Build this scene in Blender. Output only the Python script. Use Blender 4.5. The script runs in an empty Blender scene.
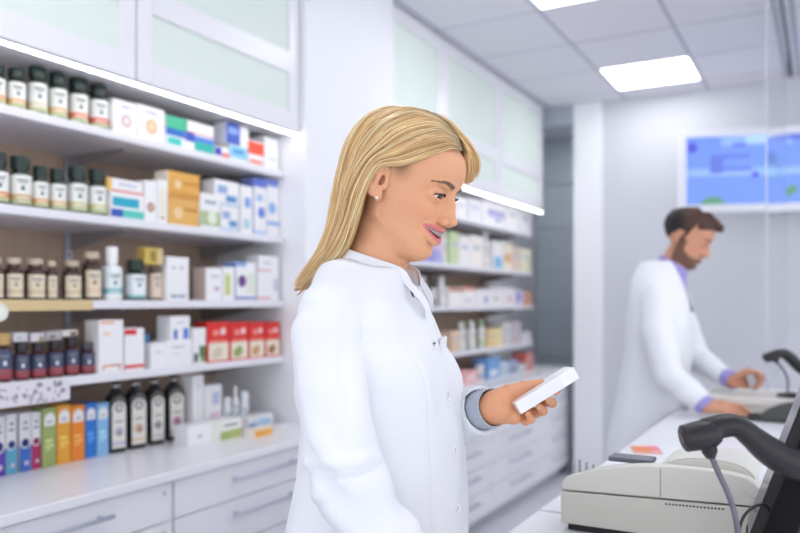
import bpy, bmesh, math, random
import numpy as np
from mathutils import Vector, Matrix, noise
random.seed(7); rng = np.random.default_rng(7)
SC = bpy.context.scene; COL = SC.collection
CAMZ = 1.38; TH = math.radians(28.9); CT, ST = math.cos(TH), math.sin(TH); FP = 770.0; HOR = 302.0

# ------------------------------------------------------------------ measuring helpers (photo -> plan of the shop)
def depth_on_x(px, x):                     # distance along the lens axis where the ray of column px meets the plane X = x
    a = (px-400)/FP
    return x/(a*CT-ST)
def y_on_x(px, x):
    a = (px-400)/FP
    return depth_on_x(px, x)*(a*ST+CT)
def z_at(py, d): return CAMZ-(py-HOR)*d/FP
def pt(px, py, d):
    a = (px-400)/FP
    return Vector((d*(a*CT-ST), d*(a*ST+CT), z_at(py, d)))

# ------------------------------------------------------------------ materials
MATS = {}
def srgb(c):
    return tuple(((v/255)/12.92 if v/255 <= .04045 else ((v/255+.055)/1.055)**2.4) for v in c)
def mat(name, c, rough=.5, metal=0.0, spec=.5, emit=None, es=0, alpha=None, trans=0, sss=0, bump=0, bscale=50, coat=0, var=0, vscale=8, vstretch=(1,1,1)):
    if name in MATS: return MATS[name]
    m = bpy.data.materials.new(name); m.use_nodes = True
    nt = m.node_tree; b = nt.nodes['Principled BSDF']
    b.inputs['Base Color'].default_value = (*c, 1); b.inputs['Roughness'].default_value = rough
    b.inputs['Metallic'].default_value = metal; b.inputs['Specular IOR Level'].default_value = spec
    if emit: b.inputs['Emission Color'].default_value = (*emit, 1); b.inputs['Emission Strength'].default_value = es
    if trans: b.inputs['Transmission Weight'].default_value = trans
    if sss:
        b.inputs['Subsurface Weight'].default_value = sss; b.inputs['Subsurface Radius'].default_value = (.012, .004, .002); b.inputs['Subsurface Scale'].default_value = 1
    if coat: b.inputs['Coat Weight'].default_value = coat
    if bump or var:
        tc = nt.nodes.new('ShaderNodeTexCoord'); mp = nt.nodes.new('ShaderNodeMapping'); mp.inputs['Scale'].default_value = vstretch
        nt.links.new(tc.outputs['Object'], mp.inputs[0])
        if bump:
            n = nt.nodes.new('ShaderNodeTexNoise'); n.inputs['Scale'].default_value = bscale; nt.links.new(mp.outputs[0], n.inputs[0])
            bp = nt.nodes.new('ShaderNodeBump'); bp.inputs['Strength'].default_value = bump; bp.inputs['Distance'].default_value = .002
            nt.links.new(n.outputs[0], bp.inputs['Height']); nt.links.new(bp.outputs[0], b.inputs['Normal'])
        if var:
            n = nt.nodes.new('ShaderNodeTexNoise'); n.inputs['Scale'].default_value = vscale; n.inputs['Detail'].default_value = 4; nt.links.new(mp.outputs[0], n.inputs[0])
            r = nt.nodes.new('ShaderNodeMix'); r.data_type = 'RGBA'
            r.inputs[6].default_value = (*[v*(1-var) for v in c], 1); r.inputs[7].default_value = (*[min(1, v*(1+var)) for v in c], 1)
            nt.links.new(n.outputs[0], r.inputs[0]); nt.links.new(r.outputs[2], b.inputs['Base Color'])
    MATS[name] = m; return m
def attr_mat(name, rough=.5, sss=0, spec=.5, bump=0, bscale=200, aniso=0):
    m = bpy.data.materials.new(name); m.use_nodes = True; nt = m.node_tree; b = nt.nodes['Principled BSDF']
    a = nt.nodes.new('ShaderNodeAttribute'); a.attribute_name = 'Col'
    nt.links.new(a.outputs['Color'], b.inputs['Base Color']); b.inputs['Roughness'].default_value = rough; b.inputs['Specular IOR Level'].default_value = spec
    if sss:
        b.inputs['Subsurface Weight'].default_value = sss; b.inputs['Subsurface Radius'].default_value = (.01, .004, .002); b.inputs['Subsurface Scale'].default_value = .6
    if bump:
        tc = nt.nodes.new('ShaderNodeTexCoord'); n = nt.nodes.new('ShaderNodeTexNoise'); n.inputs['Scale'].default_value = bscale; n.inputs['Detail'].default_value = 3
        nt.links.new(tc.outputs['Object'], n.inputs[0])
        bp = nt.nodes.new('ShaderNodeBump'); bp.inputs['Strength'].default_value = bump; bp.inputs['Distance'].default_value = .001
        nt.links.new(n.outputs[0], bp.inputs['Height']); nt.links.new(bp.outputs[0], b.inputs['Normal'])
    return m
def C(r, g, b, rough=.45, **k):            # plain printed / plastic colour by sRGB
    nm = 'paint_%d_%d_%d_%d' % (r, g, b, int(rough*100))
    return mat(nm, srgb((r, g, b)), rough, **k)
WHITE = mat('white_laminate', srgb((238, 238, 243)), .28, bump=.05, bscale=30)
WALLW = mat('white_wall_paint', srgb((236, 237, 243)), .7, bump=.15, bscale=120)
WOOD = mat('taupe_wood_panel', srgb((184, 160, 143)), .6, var=.16, vscale=5, vstretch=(8, 8, .5))
STEEL = mat('brushed_steel', srgb((176, 178, 186)), .3, metal=.8)
HANDLE = mat('grey_handle_metal', srgb((192, 196, 212)), .4, metal=.4)
LED = mat('led_diffuser', (1, 1, 1), .5, emit=(1, .99, .97), es=5.5)
LEDP = mat('led_panel_diffuser', (1, 1, 1), .5, emit=(1, 1, 1), es=4.5)
GLASSG = mat('frosted_green_glass', srgb((222, 236, 230)), .35, var=.10, vscale=3.0, spec=.5)

# ------------------------------------------------------------------ mesh helpers
def obj(name, bm, mats, parent=None, smooth=False, kind=None, sharp=None):
    me = bpy.data.meshes.new(name); bm.normal_update(); bm.to_mesh(me); bm.free()
    if not isinstance(mats, (list, tuple)): mats = [mats]
    for m in mats: me.materials.append(m)
    if smooth: me.polygons.foreach_set('use_smooth', [True]*len(me.polygons))
    if sharp is not None and smooth: me.set_sharp_from_angle(angle=math.radians(sharp))
    o = bpy.data.objects.new(name, me); COL.objects.link(o)
    if parent: o.parent = parent
    if kind: o['kind'] = kind
    return o
def thing(name, label, cat, loc=(0, 0, 0), rz=0, group=None):
    o = bpy.data.objects.new(name, None); COL.objects.link(o); o.location = loc; o.rotation_euler = (0, 0, rz)
    o['label'] = label; o['category'] = cat
    if group: o['group'] = group
    return o
def tag(o, label, cat, group=None):
    o['label'] = label; o['category'] = cat
    if group: o['group'] = group
    return o
def box(bm, x0, x1, y0, y1, z0, z1, bev=0, mi=0, M=None, seg=2):
    vs = [bm.verts.new(v) for v in ((x0, y0, z0), (x1, y0, z0), (x1, y1, z0), (x0, y1, z0), (x0, y0, z1), (x1, y0, z1), (x1, y1, z1), (x0, y1, z1))]
    fs = [bm.faces.new([vs[i] for i in f]) for f in ((0, 3, 2, 1), (4, 5, 6, 7), (0, 1, 5, 4), (1, 2, 6, 5), (2, 3, 7, 6), (3, 0, 4, 7))]
    for f in fs: f.material_index = mi
    vv = vs
    if bev:
        es = list({e for f in fs for e in f.edges})
        r = bmesh.ops.bevel(bm, geom=es, offset=bev, segments=seg, affect='EDGES', profile=.5)
        vv = list({v for f in r['faces'] for v in f.verts})
        for f in r['faces']: f.material_index = mi
    if M is not None:
        allv = set(vv)
        for f in fs:
            if f.is_valid: allv |= set(f.verts)
        bmesh.ops.transform(bm, matrix=M, verts=[v for v in allv if v.is_valid])
def lathe(bm, prof, c=(0, 0, 0), n=24, mi=0, a0=0, a1=2*math.pi, M=None):
    full = abs(a1-a0-2*math.pi) < 1e-6
    rings = []; k = n if full else n+1; new = []
    for r, z in prof:
        if r < 1e-6 and full:
            v = bm.verts.new((c[0], c[1], c[2]+z)); rings.append([v]); new.append(v)
        else:
            rg = [bm.verts.new((c[0]+r*math.cos(a0+(a1-a0)*i/n), c[1]+r*math.sin(a0+(a1-a0)*i/n), c[2]+z)) for i in range(k)]
            rings.append(rg); new += rg
    for A, B in zip(rings, rings[1:]):
        m = n if full else n
        for i in range(m):
            j = (i+1) % k if full else i+1
            try:
                if len(A) == 1 and len(B) == 1: continue
                if len(A) == 1: f = bm.faces.new((A[0], B[j], B[i]))
                elif len(B) == 1: f = bm.faces.new((A[i], A[j], B[0]))
                else: f = bm.faces.new((A[i], A[j], B[j], B[i]))
                f.material_index = mi
            except ValueError: pass
    if M is not None: bmesh.ops.transform(bm, matrix=M, verts=new)
def crom(P, n):                            # Catmull-Rom through points
    P = [Vector(p) for p in P]; Q = [2*P[0]-P[1]]+P+[2*P[-1]-P[-2]]; out = []
    for i in range(1, len(Q)-2):
        for k in range(n):
            t = k/n; a, b, c, d = Q[i-1:i+3]
            out.append(.5*((2*b)+(c-a)*t+(2*a-5*b+4*c-d)*t*t+(3*b-a-3*c+d)*t**3))
    out.append(P[-1]); return out
def tube(bm, P, R, n=10, mi=0, cap=True, flat=1.0):
    if not isinstance(R, (list, tuple)): R = [R]*len(P)
    R = [float(r) for r in R]; P = [Vector(p) for p in P]; rings = []; up = Vector((0, 0, 1))
    for i, p in enumerate(P):
        t = (P[min(i+1, len(P)-1)]-P[max(i-1, 0)]).normalized()
        s = t.cross(up)
        if s.length < .1: s = t.cross(Vector((0, 1, 0)))
        s.normalize(); u = s.cross(t)
        if i and s.dot(ls) < 0: s = -s; u = -u
        ls = s
        rings.append([bm.verts.new(p+R[i]*(math.cos(2*math.pi*k/n)*s+flat*math.sin(2*math.pi*k/n)*u)) for k in range(n)])
    for A, B in zip(rings, rings[1:]):
        for k in range(n):
            f = bm.faces.new((A[k], A[(k+1) % n], B[(k+1) % n], B[k])); f.material_index = mi
    if cap:
        for r in (rings[0], rings[-1]):
            f = bm.faces.new(r); f.material_index = mi
    bmesh.ops.recalc_face_normals(bm, faces=bm.faces)
def prism(bm, pts2, y0, y1, mi=0, bev=0):  # polygon in (x,z) extruded along y
    A = [bm.verts.new((x, y0, z)) for x, z in pts2]; B = [bm.verts.new((x, y1, z)) for x, z in pts2]
    n = len(A); fs = [bm.faces.new(A), bm.faces.new(B[::-1])]+[bm.faces.new((A[i], B[i], B[(i+1) % n], A[(i+1) % n])) for i in range(n)]
    for f in fs: f.material_index = mi
    bmesh.ops.recalc_face_normals(bm, faces=bm.faces)
    if bev: bmesh.ops.bevel(bm, geom=list({e for f in fs[:2] for e in f.edges}), offset=bev, segments=2, affect='EDGES', profile=.5)
def bxo(name, dims, m, parent=None, bev=0, kind=None, smooth=False):
    bm = bmesh.new(); box(bm, *dims, bev=bev); return obj(name, bm, m, parent, kind=kind, smooth=smooth)

# ------------------------------------------------------------------ voxel sculpting: implicit shapes -> one smooth mesh
class Vox:
    def __init__(s, lo, hi, h):
        s.lo = np.array(lo, float); s.h = h; s.n = np.ceil((np.array(hi)-s.lo)/h).astype(int)+1
        s.f = np.full(s.n, .05, np.float32)
    def sub(s, lo, hi):
        a = np.clip(np.floor((np.array(lo)-s.lo)/s.h).astype(int), 0, s.n); b = np.clip(np.ceil((np.array(hi)-s.lo)/s.h).astype(int)+1, 0, s.n)
        sl = tuple(slice(i, j) for i, j in zip(a, b))
        g = [(s.lo[k]+np.arange(a[k], b[k])*s.h).astype(np.float32) for k in range(3)]
        return sl, g[0][:, None, None], g[1][None, :, None], g[2][None, None, :]
    def op(s, fn, lo, hi, k=.004, mode='u'):
        sl, x, y, z = s.sub(lo, hi)
        if s.f[sl].size == 0: return
        b = fn(x, y, z); a = s.f[sl]
        if mode == 'u':
            h = np.maximum(k-np.abs(a-b), 0)/k; s.f[sl] = np.minimum(a, b)-h*h*k*.25
        elif mode == 's':
            b = -b; h = np.maximum(k-np.abs(a-b), 0)/k; s.f[sl] = np.maximum(a, b)+h*h*k*.25
        elif mode == 'd': s.f[sl] = a-b
    def cone(s, p, q, r0, r1, k=.004, mode='u', T=None, sq=None):
        P = np.array(p, float); Q = np.array(q, float); r = max(r0, r1)+k+.004
        if T is not None: P, Q = T.fwd(P), T.fwd(Q)
        lo = np.minimum(P, Q)-r; hi = np.maximum(P, Q)+r; d = Q-P; L = max(d@d, 1e-9)
        def fn(x, y, z):
            t = np.clip(((x-P[0])*d[0]+(y-P[1])*d[1]+(z-P[2])*d[2])/L, 0, 1)
            return np.sqrt((x-P[0]-t*d[0])**2+(y-P[1]-t*d[1])**2+(z-P[2]-t*d[2])**2)-(r0+(r1-r0)*t)
        s.op(fn, lo, hi, k, mode)
    def ell(s, c, r, k=.004, mode='u', R=None, T=None):   # R: 3x3 columns = axes
        c = np.array(c, float); R = np.eye(3) if R is None else np.array(R, float)
        if T is not None: c = T.fwd(c); R = T.R@R
        m = max(r)+k+.004
        def fn(x, y, z):
            X, Y, Z = x-c[0], y-c[1], z-c[2]
            u = [(R[0, i]*X+R[1, i]*Y+R[2, i]*Z)/r[i] for i in range(3)]
            k0 = np.sqrt(u[0]**2+u[1]**2+u[2]**2)+1e-6; k1 = np.sqrt((u[0]/r[0])**2+(u[1]/r[1])**2+(u[2]/r[2])**2)+1e-6
            return k0*(k0-1)/k1
        s.op(fn, c-m, c+m, k, mode)
    def mesh(s):
        f = s.f; ins = f < 0; n = np.array(f.shape)-1
        corners = [(i, j, k) for i in (0, 1) for j in (0, 1) for k in (0, 1)]
        cnt = np.zeros(n, np.int8)
        for i, j, k in corners: cnt += ins[i:n[0]+i, j:n[1]+j, k:n[2]+k]
        act = np.argwhere((cnt > 0) & (cnt < 8))
        val = np.stack([f[act[:, 0]+i, act[:, 1]+j, act[:, 2]+k] for i, j, k in corners], 1)
        acc = np.zeros((len(act), 3)); w = np.zeros(len(act)); cc = np.array(corners, float)
        for a in range(8):
            for b in range(a+1, 8):
                if abs(cc[a]-cc[b]).sum() != 1: continue
                m = (val[:, a] < 0) != (val[:, b] < 0)
                t = np.where(m, val[:, a]/np.where(m, val[:, a]-val[:, b], 1), 0)
                acc += (cc[a]+t[:, None]*(cc[b]-cc[a]))*m[:, None]; w += m
        V = s.lo+(act+acc/w[:, None])*s.h
        vid = np.full(n, -1, np.int32); vid[act[:, 0], act[:, 1], act[:, 2]] = np.arange(len(act)); F = []
        for ax in range(3):
            A = [slice(None)]*3; B = [slice(None)]*3; A[ax] = slice(0, -1); B[ax] = slice(1, None)
            e = np.argwhere(ins[tuple(A)] != ins[tuple(B)]); u, v = (ax+1) % 3, (ax+2) % 3
            ok = (e[:, u] > 0) & (e[:, v] > 0) & (e[:, u] < n[u]) & (e[:, v] < n[v]); e = e[ok]
            def g(du, dv):
                q = e.copy(); q[:, u] -= du; q[:, v] -= dv; return vid[q[:, 0], q[:, 1], q[:, 2]]
            q = np.stack([g(1, 1), g(0, 1), g(0, 0), g(1, 0)], 1)
            flip = ~ins[e[:, 0], e[:, 1], e[:, 2]]; q[flip] = q[flip][:, ::-1]; F.append(q)
        return V, np.concatenate(F)
class Tf:                                   # local frame -> body frame
    def __init__(s, R, o): s.R = np.array(R, float); s.o = np.array(o, float)
    def fwd(s, p): return s.o+s.R@np.array(p, float)
    def inv(s, x, y, z):
        X, Y, Z = x-s.o[0], y-s.o[1], z-s.o[2]
        return tuple(s.R[0, i]*X+s.R[1, i]*Y+s.R[2, i]*Z for i in range(3))
def rotx(a): c, s = math.cos(a), math.sin(a); return np.array([[1, 0, 0], [0, c, -s], [0, s, c]])
def roty(a): c, s = math.cos(a), math.sin(a); return np.array([[c, 0, s], [0, 1, 0], [-s, 0, c]])
def rotz(a): c, s = math.cos(a), math.sin(a); return np.array([[c, -s, 0], [s, c, 0], [0, 0, 1]])
def npmesh(name, V, F, m, parent=None, col=None, smooth=True, mis=None):
    me = bpy.data.meshes.new(name); me.from_pydata([], [], [])
    nv, nf = len(V), len(F); k = F.shape[1]
    me.vertices.add(nv); me.vertices.foreach_set('co', np.asarray(V, np.float32).ravel())
    me.loops.add(nf*k); me.loops.foreach_set('vertex_index', np.asarray(F, np.int32).ravel())
    me.polygons.add(nf); me.polygons.foreach_set('loop_start', np.arange(0, nf*k, k, dtype=np.int32)); me.polygons.foreach_set('loop_total', np.full(nf, k, np.int32))
    me.update(calc_edges=True); me.validate()
    if smooth: me.polygons.foreach_set('use_smooth', np.ones(len(me.polygons), bool))
    if col is not None:
        a = me.color_attributes.new('Col', 'FLOAT_COLOR', 'POINT'); c4 = np.ones((nv, 4), np.float32); c4[:, :3] = col; a.data.foreach_set('color', c4.ravel())
    for q in (m if isinstance(m, (list, tuple)) else [m]): me.materials.append(q)
    if mis is not None: me.polygons.foreach_set('material_index', np.asarray(mis, np.int32))
    o = bpy.data.objects.new(name, me); COL.objects.link(o)
    if parent: o.parent = parent
    return o
def joinVF(parts):
    Vs, Fs, n = [], [], 0
    for V, F in parts: Vs.append(V); Fs.append(F+n); n += len(V)
    return np.concatenate(Vs), np.concatenate(Fs)
def vnormals(V, F):
    N = np.zeros_like(V); a, b, c, d = V[F[:, 0]], V[F[:, 1]], V[F[:, 2]], V[F[:, 3]]
    fn = np.cross(c-a, d-b)
    for i in range(4): np.add.at(N, F[:, i], fn)
    return N/(np.linalg.norm(N, axis=1)[:, None]+1e-12)
def tab(z, T):                              # smooth table lookup: T rows of (z, v...)
    T = np.array(sorted(T)); zs = T[:, 0]; zf = np.linspace(zs[0], zs[-1], 400); out = []
    for c in range(1, T.shape[1]):
        v = np.interp(zf, zs, T[:, c]); w = max(3, int(400*.035)); ker = np.hanning(w+2)[1:-1]; ker /= ker.sum()
        vp = np.pad(v, w//2, mode='edge'); vs = np.convolve(vp, ker, 'valid')[:400]
        out.append(np.interp(z, zf, vs).astype(np.float32))
    return out
def sm(a, b, x): t = np.clip((x-a)/(b-a), 0, 1); return t*t*(3-2*t)
# ================================================================== THE ROOM
XC, XS, XK, XB = -1.98, -2.064, -1.80, -2.46     # cupboard fronts, shelf fronts, base counter front, back panel
ZK = .845; ZCEIL = 2.952
bm = bmesh.new(); box(bm, -2.6, 4.5, -3, 8.2, -.1, 0)
obj('floor', bm, mat('pale_floor_vinyl', srgb((214, 214, 222)), .35, var=.04, vscale=3), kind='structure')
# ceiling with tile joints
cm = mat('ceiling_tile', srgb((232, 232, 240)), .85, bump=.25, bscale=90)
bm = bmesh.new(); T = .6; g = .012; X0, Y0 = -1.355, .41
xs = [X0-3*T+T*i for i in range(13)]; ys = [Y0-6*T+T*i for i in range(20)]
LIGHTS = [(2, 9), (2, 10+0)]
def tile(i, j):
    x0, x1, y0, y1 = xs[i]+g, xs[i]+T-g, ys[j]+g, ys[j]+T-g
    x0 = max(x0, -2.6); 
    if x1 <= x0+.02: return
    box(bm, x0, x1, y0, y1, ZCEIL, ZCEIL+.02, bev=0)
# light panel cells are left empty
LX, LY = [], []
p2 = pt(600, 70, 1); 
def cell_of(px, py):
    d = (ZCEIL-CAMZ)*FP/(HOR-py); p = pt(px, py, d); return int(math.floor((p.x-xs[0])/T)), int(math.floor((p.y-ys[0])/T))
c2 = cell_of(655, 78); c1 = cell_of(566, -8)
lit = {c2, c1, (c2[0]+5, c2[1]-2), (c2[0]+4, c2[1]-4), (c2[0], c2[1]-8), (c2[0]+2, c2[1]-6)}
for i in range(12):
    for j in range(19):
        if (i, j) not in lit: tile(i, j)
box(bm, -2.6, 4.5, -3.6, 8.2, ZCEIL+.03, ZCEIL+.08)
for x in xs: box(bm, x-g, x+g, -3.4, 8.1, ZCEIL+.003, ZCEIL+.028, mi=1)
for y in ys: box(bm, -2.6, 4.5, y-g, y+g, ZCEIL+.0035, ZCEIL+.0285, mi=1)
obj('ceiling', bm, [cm, C(188, 190, 204, .7)], kind='structure')
LN = ['flush square ceiling panel light nearest the wall cupboards, cut by the top edge', 'lit square ceiling panel above the wall screen']
for k, (i, j) in enumerate([c1, c2]+sorted(lit-{c1, c2})):
    x, y = xs[i]+T/2, ys[j]+T/2
    t = thing('ceiling_light', LN[k] if k < 2 else 'square ceiling panel light out of view behind the camera', 'ceiling light', (x, y, ZCEIL+.012), group='square ceiling lights')
    bm = bmesh.new(); h = T/2-.003
    for a in ((-h, h, -h, -h+.02), (-h, h, h-.02, h), (-h, -h+.02, -h+.02, h-.02), (h-.02, h, -h+.02, h-.02)): box(bm, *a, -.01, .012)
    obj('frame', bm, WHITE, t)
    bxo('diffuser', (-h+.02, h-.02, -h+.02, h-.02, -.006, .006), LEDP, t)
t = thing('ceiling_light', 'added unseen light panel brightening the grey passage behind the shelves', 'ceiling light', (-2.0, 6.40, ZCEIL-.012)); bxo('diffuser', (-.35, .35, -.10, .10, -.006, .0), LEDP, t); bxo('frame', (-.37, .37, -.12, .12, .0, .012), WHITE, t)  # added emitter kept out of view, only there to brighten the passage
# walls
bxo('wall_left', (-2.62, -2.50, -3, 8.2, 0, ZCEIL), WALLW, kind='structure')
bm = bmesh.new(); box(bm, -1.55, 4.5, 6.06, 6.2, 0, ZCEIL)
obj('wall_back', bm, mat('grey_white_wall_paint', srgb((208, 210, 218)), .7, bump=.15, bscale=120), kind='structure')
bm = bmesh.new(); box(bm, -1.75, -1.53, 6.02, 6.22, 0, ZCEIL, bev=.004)
obj('column', bm, mat('white_column_paint', srgb((244, 245, 250)), .5), kind='structure')
bm = bmesh.new(); box(bm, -2.50, -1.75, 6.04, 6.2, 2.80, ZCEIL); obj('beam_over_passage', bm, mat('grey_soffit', srgb((176, 184, 198)), .6), kind='structure')
bm = bmesh.new()
tz = [.0, .42, .84, 1.26, 1.68, 2.10, 2.52, 2.952]
for a, b in zip(tz, tz[1:]):
    for c in range(4):
        x0 = -2.5+.5*c; box(bm, x0+.003, x0+.497, 7.3, 7.34, a+.003, b-.003, bev=.002)
box(bm, -2.5, -.5, 7.335, 7.45, 0, ZCEIL, mi=1)
obj('wall_passage', bm, [mat('blue_grey_tile', srgb((206, 218, 228)), .3, var=.12, vscale=2.5), C(170, 182, 192)], kind='structure')
bxo('wall_passage_side', (-.5, -.4, 6.2, 7.45, 0, ZCEIL), WALLW, kind='structure')
# white pillar between the two shelving bays
bm = bmesh.new(); box(bm, -2.5, -1.95, 2.70, 3.46, ZK, ZCEIL, bev=.003)
obj('pillar', bm, mat('white_pillar_paint', srgb((243, 244, 249)), .5), kind='structure')
# timber back panels
bm = bmesh.new(); box(bm, -2.5, XB, .4, 2.695, ZK, 2.10); obj('trim_1', bm, WOOD, kind='structure')
bm = bmesh.new(); box(bm, -2.5, XB, 3.465, 5.97, ZK, 2.10); obj('trim_2', bm, WOOD, kind='structure')

# ---------------------------------------------------- base cabinets with drawers + worktop
bm = bmesh.new(); box(bm, -2.5, XK, 0, 6.3, ZK-.03, ZK, bev=.004)
tag(obj('worktop', bm, WHITE), 'long white worktop running under all the medicine shelves', 'worktop')
names = ['at the left edge', 'below the row of dark bottles', 'behind the woman', 'right of the coat behind the woman', 'before the last, below the held carton', 'last one next to the white column']
for n in range(7):
    y0 = 0+.9*n; y1 = y0+.9
    ln = ['out of view to the left', 'at the left edge', 'below the dark syrup bottles', 'behind the woman in the foreground', 'hidden mostly by the white coat', 'second from the white column', 'last one beside the white column'][n]
    t = thing('drawer_cabinet', 'white base cabinet with bar handled drawers, '+ln, 'cabinet', (-2.15, (y0+y1)/2, 0), group='white drawer cabinets under the worktop')
    bxo('body', (-.34, .315, -.449, .449, .08, ZK-.031), WHITE, t)
    bxo('plinth', (-.34, .26, -.449, .449, 0, .08), C(200, 202, 210), t)
    nd = 5; zt = ZK-.036; hh = [.125, .152, .152, .152, .152]
    for k in range(nd):
        z1 = zt; z0 = zt-hh[k]+.004; zt -= hh[k]
        bm = bmesh.new(); box(bm, .315, .332, -.444, .444, z0, z1, bev=.002)
        d = obj('drawer', bm, WHITE, t)
        bm = bmesh.new(); zh = z1-.045
        tube(bm, [(.362, -.19, zh), (.362, .19, zh)], .0065, 8)
        for s in (-.16, .16): tube(bm, [(.33, s, zh), (.362, s, zh)], .0055, 8)
        obj('handle', bm, HANDLE, d, smooth=True)
        bm = bmesh.new()
        lathe(bm, [(0, 0), (.006, 0), (.006, .002), (0, .002)], n=10, M=Matrix.Translation((.332, .41, z1-.03))@Matrix.Rotation(math.pi/2, 4, 'Y'))
        obj('lock', bm, HANDLE, d)

# ---------------------------------------------------- shelves, rails, brackets
SH_L = [1.949, 1.663, 1.386, 1.146]; SH_R = [1.932, 1.620, 1.352, 1.056]
nml = ['top', 'second', 'third', 'lowest']
SHM = mat('white_shelf_board', srgb((232, 231, 238)), .35)
for side, (y0, y1, zs) in enumerate(((.6, 2.695, SH_L), (3.466, 5.96, SH_R))):
    for k, z in enumerate(zs):
        t = thing('shelf', '%s white wall shelf in the %s bay of medicines' % (nml[k], ('left', 'right')[side]), 'shelf', (XB, (y0+y1)/2, z), group='white shelves, %s bay' % ('left', 'right')[side])
        bm = bmesh.new(); h = (y1-y0)/2; box(bm, 0, XS-XB, -h+.002, h-.002, -.028, 0, bev=.003); obj('board', bm, SHM, t)
        for yb in ((1.02, 1.90, 2.6) if side == 0 else (3.6, 4.7, 5.8)):
            bm = bmesh.new(); yy = yb-(y0+y1)/2
            A = [(0.004, -.03), (.30, -.03), (.30, -.038), (.06, -.085), (.004, -.095)]
            prism(bm, A, yy-.003, yy+.003); obj('bracket', bm, STEEL, t)
for yb, ln in ((1.90, 'slotted steel shelf upright on the wood panel, above the amber jars'), (1.02, 'slotted steel shelf upright at the left end'), (4.7, 'slotted steel shelf upright in the right bay')):
    bm = bmesh.new(); box(bm, XB, XB+.012, yb-.014, yb+.014, ZK+.01, 2.09)
    for q in range(38): box(bm, XB+.0115, XB+.0128, yb-.004, yb+.004, ZK+.03+q*.032, ZK+.046+q*.032, mi=1)
    tag(obj('shelf_upright', bm, [STEEL, C(60, 60, 66)]), ln, 'shelf upright')
# price strips and sign
y0 = y_on_x(-30, XS); y1 = y_on_x(92, XS)
bm = bmesh.new(); box(bm, XS+.001, XS+.005, y0, y1, 1.386-.032, 1.386+.001); tag(obj('price_strip', bm, C(214, 190, 142)), 'tan price strip clipped along the front of the amber jar shelf', 'price strip')
y1 = y_on_x(69, XS)
bm = bmesh.new(); box(bm, XS+.001, XS+.004, y0, y1, 1.146-.07, 1.146-.004, mi=0)
random.seed(3)
for q in range(60):
    yy = random.uniform(y0+.02, y1-.02); zz = 1.146-.037+random.uniform(-.027, .027); r = random.uniform(.002, .005)
    lathe(bm, [(r*1.6, 0), (r*1.5, .0006), (r, .0006), (r*.9, 0)], n=8, mi=1, M=Matrix.Translation((XS+.004, yy, zz))@Matrix.Rotation(random.random()*3, 4, 'X')@Matrix.Rotation(math.pi/2, 4, 'Y')@Matrix.Diagonal((1, random.uniform(.5, 1.2), 1, 1)))
tag(obj('patterned_strip', bm, [C(226, 222, 230), C(120, 112, 128)]), 'white shelf edge card with grey ring pattern below the small red jars', 'shelf edge card')
bm = bmesh.new(); c = pt(0, 312, depth_on_x(0, XS+.01)); 
lathe(bm, [(0, .002), (.018, .002), (.018, 0), (.022, 0), (.022, .003), (.026, .003), (.026, -.001), (0, -.001)], n=24, M=Matrix.Translation((XS+.007, c.y, c.z))@Matrix.Rotation(math.pi/2, 4, 'Y'))
tag(obj('round_tag', bm, C(238, 238, 232)), 'round white tag on the shelf edge at the left border', 'tag')

# ---------------------------------------------------- wall cupboards with frosted glass doors
def cupboard(y0, y1, lab, doors=1, end=False):
    t = thing('wall_cupboard', lab, 'cupboard', (-2.22, (y0+y1)/2, 2.11), group='frosted glass wall cupboards')
    h = (y1-y0)/2; H = ZCEIL-2.11-.012
    bm = bmesh.new()
    box(bm, -.28, .215, -h+.001, -h+.018, 0, H); box(bm, -.28, .215, h-.018, h-.001, 0, H)
    box(bm, -.28, .215, -h+.018, h-.018, 0, .018); box(bm, -.28, .215, -h+.018, h-.018, H-.018, H); box(bm, -.28, -.262, -h+.018, h-.018, .018, H-.018)
    box(bm, -.262, .18, -h+.018, h-.018, .40, .415)
    obj('carcass', bm, WHITE, t)
    bm = bmesh.new(); fw = .068; zr = ((.0, .078), (.24, .325), (H-.075, H))
    x0, x1 = .217, .238
    box(bm, x0, x1, -h+.003, -h+fw, .0, H, bev=.002); box(bm, x0, x1, h-fw, h-.003, .0, H, bev=.002)
    for a, b in zr: box(bm, x0, x1, -h+fw, h-fw, a, b, bev=0)
    d = obj('door', bm, WHITE, t)
    bm = bmesh.new()
    for a, b in ((.078, .24), (.325, H-.075)): box(bm, x0+.004, x0+.009, -h+fw, h-fw, a, b)
    g = obj('glass_pane', bm, FROST, d)
    return t
FROST = bpy.data.materials.new('frosted_glass'); FROST.use_nodes = True; nt = FROST.node_tree; b = nt.nodes['Principled BSDF']
b.inputs['Base Color'].default_value = (*srgb((240, 251, 245)), 1); b.inputs['Roughness'].default_value = .25; b.inputs['Transmission Weight'].default_value = .12; b.inputs['IOR'].default_value = 1.05
MATS['frosted_glass'] = FROST
L1 = 'white wall cupboard with frosted glass door, %s'
cupboard(0, .9, L1 % 'out of view at the left'); cupboard(.9, 1.798, L1 % 'cut by the upper left corner'); cupboard(1.80, 2.695, L1 % 'left of the white pillar')
cupboard(3.465, 4.12, L1 % 'narrow one right of the white pillar'); cupboard(4.122, 5.02, L1 % 'middle one of the right bay'); cupboard(5.022, 5.96, L1 % 'last one toward the grey passage')
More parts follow.
